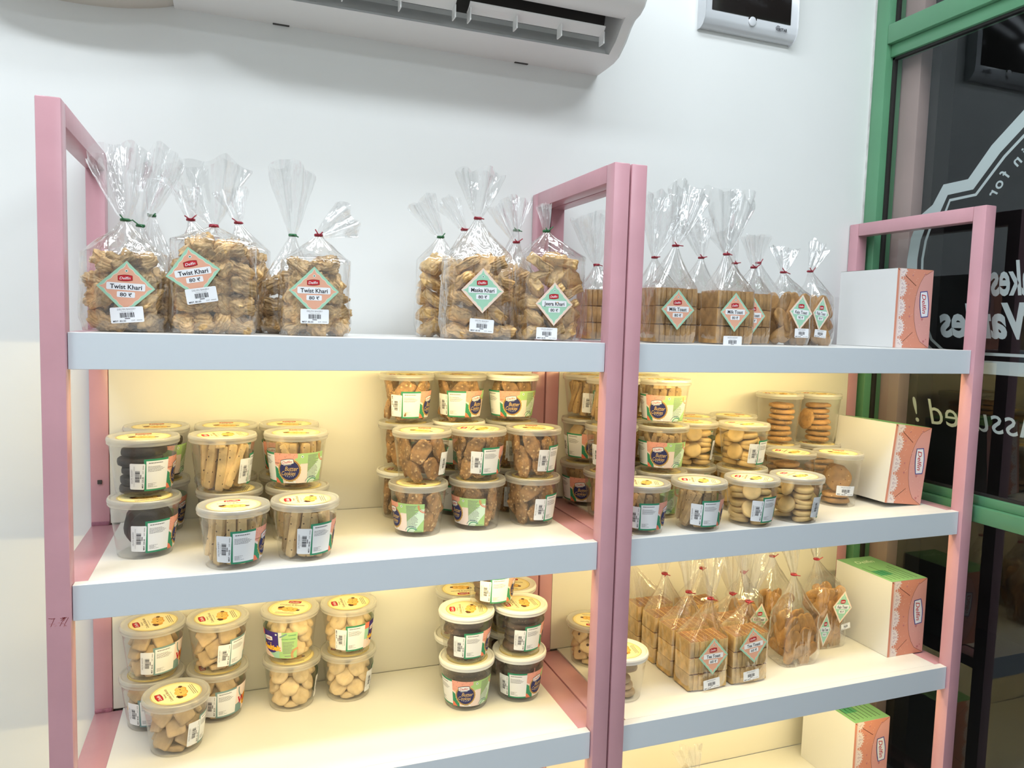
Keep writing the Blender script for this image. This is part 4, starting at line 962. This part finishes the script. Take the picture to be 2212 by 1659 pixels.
def fill_bag(kind, root, w, d, h, rg):
    if kind in ('toast', 'teatoast'):
        n = max(6, int(w/0.0108)); lh = h/3
        for L_ in range(3):
            for i in range(n):
                x = -w/2+w*(i+0.5)/n
                o = put(kind, root, (x, rg.uniform(-.0018, .0018), lh*(L_+0.5)+rg.uniform(-.0004, .0004)+0.0012), (rg.uniform(-.01, .01), rg.uniform(-.035, .035), rg.uniform(-.01, .01)))
                o.scale = (w/n/0.0096*0.98, (d-0.004)/0.0670*0.97, lh/0.0350)
        return
    if kind == 'kaju':
        for j in range(4):
            z = 0.026+0.032*j
            if z > h-0.01: break
            for i in range(int(w/0.020)):
                for yy in (-d/4-0.002, d/4-0.004):
                    x = -w/2+0.013+(w-0.026)*(i+0.5)/int(w/0.020)
                    put(kind, root, (x, yy, z), (rg.uniform(-.3, .3), rg.choice((-1, 1))*rg.uniform(.1, 1.1), rg.uniform(-.4, .4)), rg.uniform(.8, 1))
        return
    nx, nz = max(2, round(w/0.034)), max(3, round(h/0.027)); ny = 2
    for k in range(nz):
        z = 0.015+(h-0.024)*k/(nz-1)
        for i in range(nx):
            for j in range(ny):
                if j == 1 and rg.random() < 0.35: continue
                sq_ = 1 if k < nz-1 else 0.75
                x = (-w/2+w*(i+0.5)/nx)*0.90*sq_+rg.uniform(-.004, .004); y = (-d/2+d*(j+0.5)/ny)*0.86
                put(kind, root, (x, y, z+rg.uniform(-.005, .005)), (rg.uniform(-.9, .9), rg.uniform(-.8, .8), rg.uniform(-1.2, 1.2)), rg.uniform(.78, .98))
def bag(label, group, x, y, zs, w, d, h, kind, neck, flare, tie='r', dia=None, bar=None, rz=0.0, lean=0.0, p=4.0, taper=0.06):
    """neck: (x world, z world); flare: (dx, dz, half width, half depth) metres; dia: (text, price, colour, wx, wz, turn)"""
    global bag_n; bag_n += 1; rg = random.Random(500+bag_n); random.seed(900+bag_n)
    r = empty('snack_bag', (x, y, zs+0.0005), (0, 0, rz)); tag(r, label, 'bag of snacks', group)
    nk = (neck[0]-x, neck[1]-zs)
    link('film', bag_film(w, d, h, nk, flare, p, bag_n, taper if kind not in ('toast', 'teatoast') else 0.0, 0.0035 if kind not in ('toast', 'teatoast') else 0.0012), M_FILM, r)
    link('twist_tie', tie_mesh(bag_n), M_TIE_R if tie == 'r' else M_TIE_G, r, loc=(nk[0], 0, nk[1]))
    k = 0.86 if kind not in ('toast', 'teatoast') else 0.965
    fill_bag(kind, r, w*k, d*k, h*0.98, rg)
    fy = -d/2-0.0045
    if dia:
        t, pr, c, wx, wz, turn = dia[:6]; sx = dia[6] if len(dia) > 6 else 1.0
        me = flat_mesh('name_label', diamond_sheet(t, pr, c), (t, pr, c), DIA)
        o = link('name_label', me, None, r, loc=(wx-x, fy, wz-zs), rot=(0, math.radians(turn), 0)); o.scale = (sx, 1, 1)
    if bar:
        t, pr, wx, wz, turn = bar[:5]; sx = bar[5] if len(bar) > 5 else 1.0
        me = flat_mesh('price_label', barcode_sheet(t, pr), (t, pr), BAR)
        o = link('price_label', me, None, r, loc=(wx-x, fy-0.0012, wz-zs), rot=(0, math.radians(turn), 0)); o.scale = (sx, 1, sx)
    return r
K1, K2, K3 = 'bags of pastry twists on the left of the top shelf', 'bags of khari pastry by the middle of the top shelf', 'bags of toast on the top shelf of the right rack'
bag('clear bag of Twist Khari with green tie leaning by the left pink post, front', K1, .096, -.250, Z1, .132, .085, .122, 'khari', (.096, .338), (-.012, .115, .046, .016), 'g', ('Twist Khari', '80', 'peach', .102, .231, 2), ('TWIST KHARI', '80.00', .103, .189, -5))
bag('bag with a green tie directly behind the leftmost Twist Khari bag', K1, .104, -.150, Z1, .110, .065, .10, 'khari', (.107, .341), (.020, .10, .034, .012), 'g')
bag('rearmost bag by the left post, plastic top rising highest behind the green ties', K1, .118, -.058, Z1, .110, .060, .10, 'khari', (.116, .370), (.025, .12, .034, .012), 'g')
bag('large tilted bag of Twist Khari, second from the left, with a broad round top', K1, .226, -.252, Z1, .140, .085, .150, 'khari', (.226, .338), (-.018, .098, .066, .020), 'r', ('Twist Khari', '80', 'peach', .197, .258, -11), ('TWIST KHARI', '80.00', .209, .223, -10))
bag('bag behind the large tilted bag, its tie at the left of the broad round top', K1, .206, -.150, Z1, .085, .060, .15, 'khari', (.186, .357), (-.01, .055, .022, .010), 'r')
bag('narrow bag with a red tie peeking out right behind the large tilted bag', K1, .280, -.110, Z1, .085, .070, .150, 'khari', (.264, .362), (-.012, .062, .030, .012), 'r')
bag('bag with a green tie and tall squared top behind the third Twist Khari bag', K1, .352, -.150, Z1, .105, .070, .095, 'khari', (.357, .342), (-.004, .125, .040, .012), 'g')
bag('bag of Twist Khari with its red tied top flopped over to the right', K1, .388, -.252, Z1, .122, .080, .128, 'khari', (.393, .334), (.058, .040, .034, .014), 'r', ('Twist Khari', '80', 'peach', .382, .237, 0), ('TWIST KHARI', '80.00', .383, .195, 0))
bag('cumin flecked pastry bag with a green tie, leftmost of the middle bags', K2, .634, -.150, Z1, .092, .070, .150, 'jeera', (.635, .357), (-.045, .072, .030, .012), 'g')
bag('clear bag of Maska Khari with a mint label and tall fanned top', K2, .680, -.252, Z1, .136, .085, .150, 'maska', (.678, .384), (.003, .088, .046, .014), 'r', ('Maska Khari', '80', 'mint', .676, .250, 0), ('MASKA KHARI', '80.00', .675, .187, 3))
bag('bag behind the Maska Khari bag, its top leaning up to the left', K2, .705, -.070, Z1, .105, .070, .150, 'jeera', (.706, .385), (-.040, .060, .026, .012), 'r')
bag('rear bag with a green tie, against the wall between Maska and Jeera Khari', K2, .812, -.060, Z1, .085, .055, .135, 'maska', (.826, .393), (.008, .072, .028, .010), 'g')
bag('bag with a red tie just left behind the Jeera Khari bag', K2, .790, -.145, Z1, .090, .060, .135, 'maska', (.795, .358), (-.035, .080, .030, .012), 'r')
bag('clear bag of Jeera Khari with a mint label and narrow twisted top', K2, .826, -.254, Z1, .132, .080, .160, 'jeera', (.815, .370), (-.004, .052, .013, .009), 'g', ('Jeera Khari', '80', 'mint', .817, .231, 0, 0.93), ('JEERA KHARI', '80.00', .803, .176, 1, .92), taper=0.0)
DZ = .1125
bag('bag of sliced toast seen through the left opening of the pink posts', K3, 1.034, -.062, Z1, .098, .070, DZ, 'toast', (1.020, .330), (-.018, .115, .055, .014), 'r', p=8)
bag('bag of sliced toast with a large upright plastic top, right behind the double post', K3, 1.134, -.135, Z1, .098, .068, DZ, 'toast', (1.125, .347), (.02, .135, .060, .016), 'r', p=8)
bag('bag of Milk Toast nearest the double pink post, peach label', K3, 1.092, -.252, Z1, .100, .070, DZ, 'toast', (1.103, .361), (.035, .125, .048, .016), 'r', ('Milk Toast', '80', 'peach', 1.090, .230, 0, 0.95), p=8)
bag('bag of Milk Toast right of the first one, barcode low at the shelf edge', K3, 1.236, -.252, Z1, .096, .070, DZ, 'toast', (1.228, .351), (.012, .135, .062, .016), 'r', ('Milk Toast', '80', 'peach', 1.228, .229, 0, 0.9), ('MILK TOAST', '80.00', 1.224, .168, 0), p=8)
bag('bag of toast in the row behind, between the two labelled Milk Toast bags', K3, 1.246, -.120, Z1, .098, .070, DZ, 'toast', (1.256, .355), (-.02, .09, .045, .014), 'r', p=8)
bag('bag of toast squeezed to the right of the second Milk Toast bag', K3, 1.332, -.196, Z1, .086, .068, DZ, 'toast', (1.343, .333), (-.012, .070, .020, .010), 'r', ('Milk Toast', '80', 'peach', 1.318, .225, 0, 0.8), p=8)
bag('rear bag with curled red tie behind the squeezed toast bag', K3, 1.356, -.095, Z1, .096, .062, DZ, 'toast', (1.367, .350), (-.03, .080, .035, .012), 'r', p=8)
bag('bag of brown rusks behind the Kaju Toast bags', K3, 1.466, -.078, Z1, .080, .060, .130, 'kaju', (1.448, .357), (-.004, .066, .024, .010), 'r')
bag('clear bag of Kaju Toast with mint label, nearer the Milk Toast', K3, 1.444, -.190, Z1, .104, .075, .115, 'kaju', (1.430, .327), (.004, .060, .040, .012), 'r', ('Kaju Toast', '90', 'mint', 1.450, .236, 4, 0.8), ('KAJU TOAST', '90.00', 1.454, .190, 0, .85))
bag('clear bag of Kaju Toast with mint label, nearest the white box', K3, 1.552, -.160, Z1, .084, .072, .115, 'kaju', (1.533, .336), (.030, .070, .028, .012), 'r', ('Kaju Toast', '90', 'mint', 1.536, .236, 6, 0.6), ('KAJU TOAST', '90.00', 1.536, .190, 5, .75))
K4, K5 = 'bags of Tea Toast on the lower shelf', 'bags of cashew toast on the lower shelf'
FT = .105
bag('front left bag of Tea Toast with peach label, nearest the shelf edge', K4, 1.214, -.253, Z3, .100, .066, DZ, 'teatoast', (1.231, -.393), (.010, FT, .030, .018), 'r', ('Tea Toast', '60', 'peach', 1.219, -.506, 0, .92), ('TEA TOAST', '60.00', 1.217, -.566, -6, .9), p=8)
bag('front right bag of Tea Toast with peach label', K4, 1.323, -.254, Z3, .096, .066, DZ, 'teatoast', (1.332, -.410), (.010, .115, .045, .018), 'r', ('Tea Toast', '60', 'peach', 1.322, -.494, -6, .92), ('TEA TOAST', '60.00', 1.319, -.561, -5, .9), p=8)
bag('second bag of toast back in the left row of Tea Toast', K4, 1.212, -.184, Z3, .100, .064, DZ, 'teatoast', (1.222, -.402), (.0, .09, .030, .014), 'r', p=8)
bag('third bag of toast back in the left row of Tea Toast', K4, 1.210, -.116, Z3, .100, .064, DZ, 'teatoast', (1.200, -.380), (-.01, .09, .030, .014), 'r', p=8)
bag('rearmost bag of toast in the left row, against the back panel', K4, 1.208, -.044, Z3, .100, .064, DZ, 'teatoast', (1.150, -.372), (-.01, .09, .030, .014), 'r', p=8)
bag('second bag of toast back in the right row of Tea Toast', K4, 1.325, -.180, Z3, .096, .064, DZ, 'teatoast', (1.345, -.420), (-.02, .11, .040, .016), 'r', p=8)
bag('rearmost bag in the right row of Tea Toast', K4, 1.325, -.070, Z3, .096, .066, DZ, 'teatoast', (1.336, -.394), (.0, .09, .030, .014), 'r', p=8)
bag('small bag of rusks with mint label just right of the rear Tea Toast', K5, 1.425, -.120, Z3, .090, .070, .13, 'kaju', (1.420, -.395), (-.01, .09, .030, .014), 'r', ('Kaju Toast', '90', 'mint', 1.443, -.502, 8, .7))
bag('bulging bag of long rusks standing forward, mint label edge at its right', K5, 1.500, -.215, Z3, .112, .080, .115, 'kaju', (1.489, -.376), (-.02, .10, .030, .014), 'r', ('Kaju Toast', '90', 'mint', 1.550, -.500, 5, .45))
bag('rear bag of rusks behind the bulging one', K5, 1.545, -.085, Z3, .095, .065, .13, 'kaju', (1.534, -.376), (.0, .09, .030, .014), 'r')
bag('bag of rusks leaning by the white box on the lower shelf', K5, 1.638, -.160, Z3, .104, .078, .140, 'kaju', (1.606, -.366), (-.01, .085, .030, .014), 'r', ('Kaju Toast', '90', 'mint', 1.655, -.478, 8, .75), ('KAJU TOAST', '90.00', 1.668, -.527, -8, .6))
bag('bag on the bottom shelf, only its clear plastic top showing', K4, 1.255, -.190, Z4, .100, .068, .090, 'teatoast', (1.255, -.845), (-.01, .062, .040, .016), 'r', p=8)
# ------------------------------------------------------------------ cake boxes
def cake_box(label, x, y, z, tilt=0.0, dz=0.0, H=0.186, Dp=0.176, W_=0.113):
    r = empty('cake_box', (x, y, z+0.0004+dz), (0, tilt, 0)); tag(r, label, 'cake box', 'white and peach cake boxes at the right end of each shelf')
    me = boxes('carton', [(0, W_, 0, Dp, 0, H)], 0.0007, 1); me.materials.append(pmat('white_card', (0.72, 0.72, 0.72), 0.5)) if not me.materials else None
    link('carton', me, None, r)
    s = Sheet(); s.rect(0, 0, W_, H, 'boxpeach', 0)
    # closing flap on the right half
    pts = [(W_, H), (W_, 0)]; xm = W_*0.52
    for i in range(13): t = i/12; pts.append((W_-(W_-xm)*math.sin(PI*t)**0.45, H*t))
    s.poly(pts, 'boxpink', 2)
    s.path([(W_-(W_-xm)*math.sin(PI*t/12)**0.45, H*t/12) for t in range(13)], 0.0007, 'brown', 3)
    s.path([(0.001, H-0.001), (xm+0.001, H*0.79)], 0.0013, 'brown', 3); s.path([(0.012, 0.001), (xm, H*0.20)], 0.0010, 'brown', 3)
    s.rect(0.0065, 0, 0.0082, H, 'lace', 4); s.rect(0.0090, 0, 0.0120, H, 'lace', 4)
    n = 4; pit = H/n
    for i in range(n+1):
        cy = pit*(i+0.02)
        s.poly([(min(0.012+0.0165*math.cos(a/10*PI-PI/2)*(1+0.05*math.cos(a*PI)), W_), min(H, max(0, cy+pit*0.44*math.sin(a/10*PI-PI/2)))) for a in range(11)], 'lace', 4)
        for (dx, dy, rr) in ((0.005, 0, 0.0030), (0.0115, 0.000, 0.0022), (0.004, 0.010, 0.0022), (0.004, -0.010, 0.0022), (0.0085, 0.0075, 0.0016), (0.0085, -0.0075, 0.0016), (0.001, 0.016, 0.0014), (0.001, -0.016, 0.0014)):
            if 0.003 < cy+dy < H-0.003: s.ring(0.012+dx, cy+dy, rr*0.6, rr, 'lacedot', 5, 12)
        for a in range(1, 10):
            an = a/10*PI-PI/2; yy = cy+pit*0.48*math.sin(an)
            if 0.002 < yy < H-0.002: s.circle(0.012+0.0185*math.cos(an), yy, 0.0017, 'lace', 4, 8)
    rg = random.Random(8)
    for i in range(46): s.circle(rg.uniform(0.032, W_-0.003), rg.uniform(0.004, H-0.004), 0.0007, 'peach_light', 6, 6)
    for i in range(9):
        hx, hy, q = rg.uniform(0.036, W_-0.01), rg.uniform(0.01, H-0.01), rg.uniform(.0018, .0036)
        s.poly([(hx, hy-q*1.1), (hx+q, hy+q*0.2), (hx+q*0.55, hy+q), (hx, hy+q*0.4), (hx-q*0.55, hy+q), (hx-q, hy+q*0.2)], 'heart', 5)
    delfin_banner(s, W_*0.79, H*0.56, 0.058, -PI/2+0.12, 7, 'blue'); s.line(W_*0.66, H*0.70, W_*0.69, H*0.47, 0.0012, 'heart', 7)
    link('printed_end', s.mesh('printed_end', lambda a, b, l: (a, -0.0004-l*0.00006, b)), None, r)
    t = Sheet(); t.rect(0, 0, W_, Dp, 'boxgreen', 0); t.lines(0.012, 0.02, 0.07, 0.10, 1, 'green', 1, 2)
    for i in range(7):
        x0 = 0.012+i*0.0135; rg = random.Random(i); t.path([(x0, 0.012), (x0, 0.012+rg.uniform(.05, .10))], 0.0018, 'black', 1)
    t.text('Delfin', W_*0.5, Dp*0.80, 0.018, 'mint_light', 1, shear=0.25, width=0.06)
    link('printed_top', t.mesh('printed_top', lambda a, b, l: (a, b, H+0.0004+l*0.0001)), None, r)
    return r
cake_box('white and peach cake box standing on the top shelf in front of the window', 1.712, -.246, Z1)
cake_box('tilted white and peach cake box on the middle shelf, leaning towards the window', 1.680, -.283, Z2, math.radians(6.2), 0.0122)
cake_box('white and peach cake box on the lower shelf with its green top showing', 1.731, -.275, Z3)
cake_box('white and peach cake box on the bottom shelf, top edge under the fascia', 1.700, -.224, Z4, 0, 0)
# added sheet standing in for a notice reflected in the glass
nb = empty('mirrored_notice', (2.02, -0.585, 0.36), (0, 0, 0)); tag(nb, 'dim printed sheet standing in for a notice reflected in the glass at the right edge', 'notice')
s = Sheet(); s.rect(-0.09, -0.12, 0.09, 0.12, 'midgrey', 0); s.lines(-0.07, 0.09, 0.07, 0.075, 1, 'purple', 1, 3, 0.2, 0.009); s.lines(-0.075, 0.05, 0.075, -0.10, 12, 'grey', 1, 6)
link('paper', s.mesh('paper', lambda x, y, l: (-0.0003*l, x, y)), None, nb)
link('backing', boxes('backing', [(0.001, 0.006, -0.092, 0.092, -0.122, 0.122)]), M_GASKET, nb)
link('stand', boxes('stand', [(0.001, 0.012, -0.01, 0.01, FLOOR_Z-0.36, -0.12), (-0.08, 0.09, -0.08, 0.08, FLOOR_Z-0.36, FLOOR_Z-0.35)]), M_GASKET, nb)
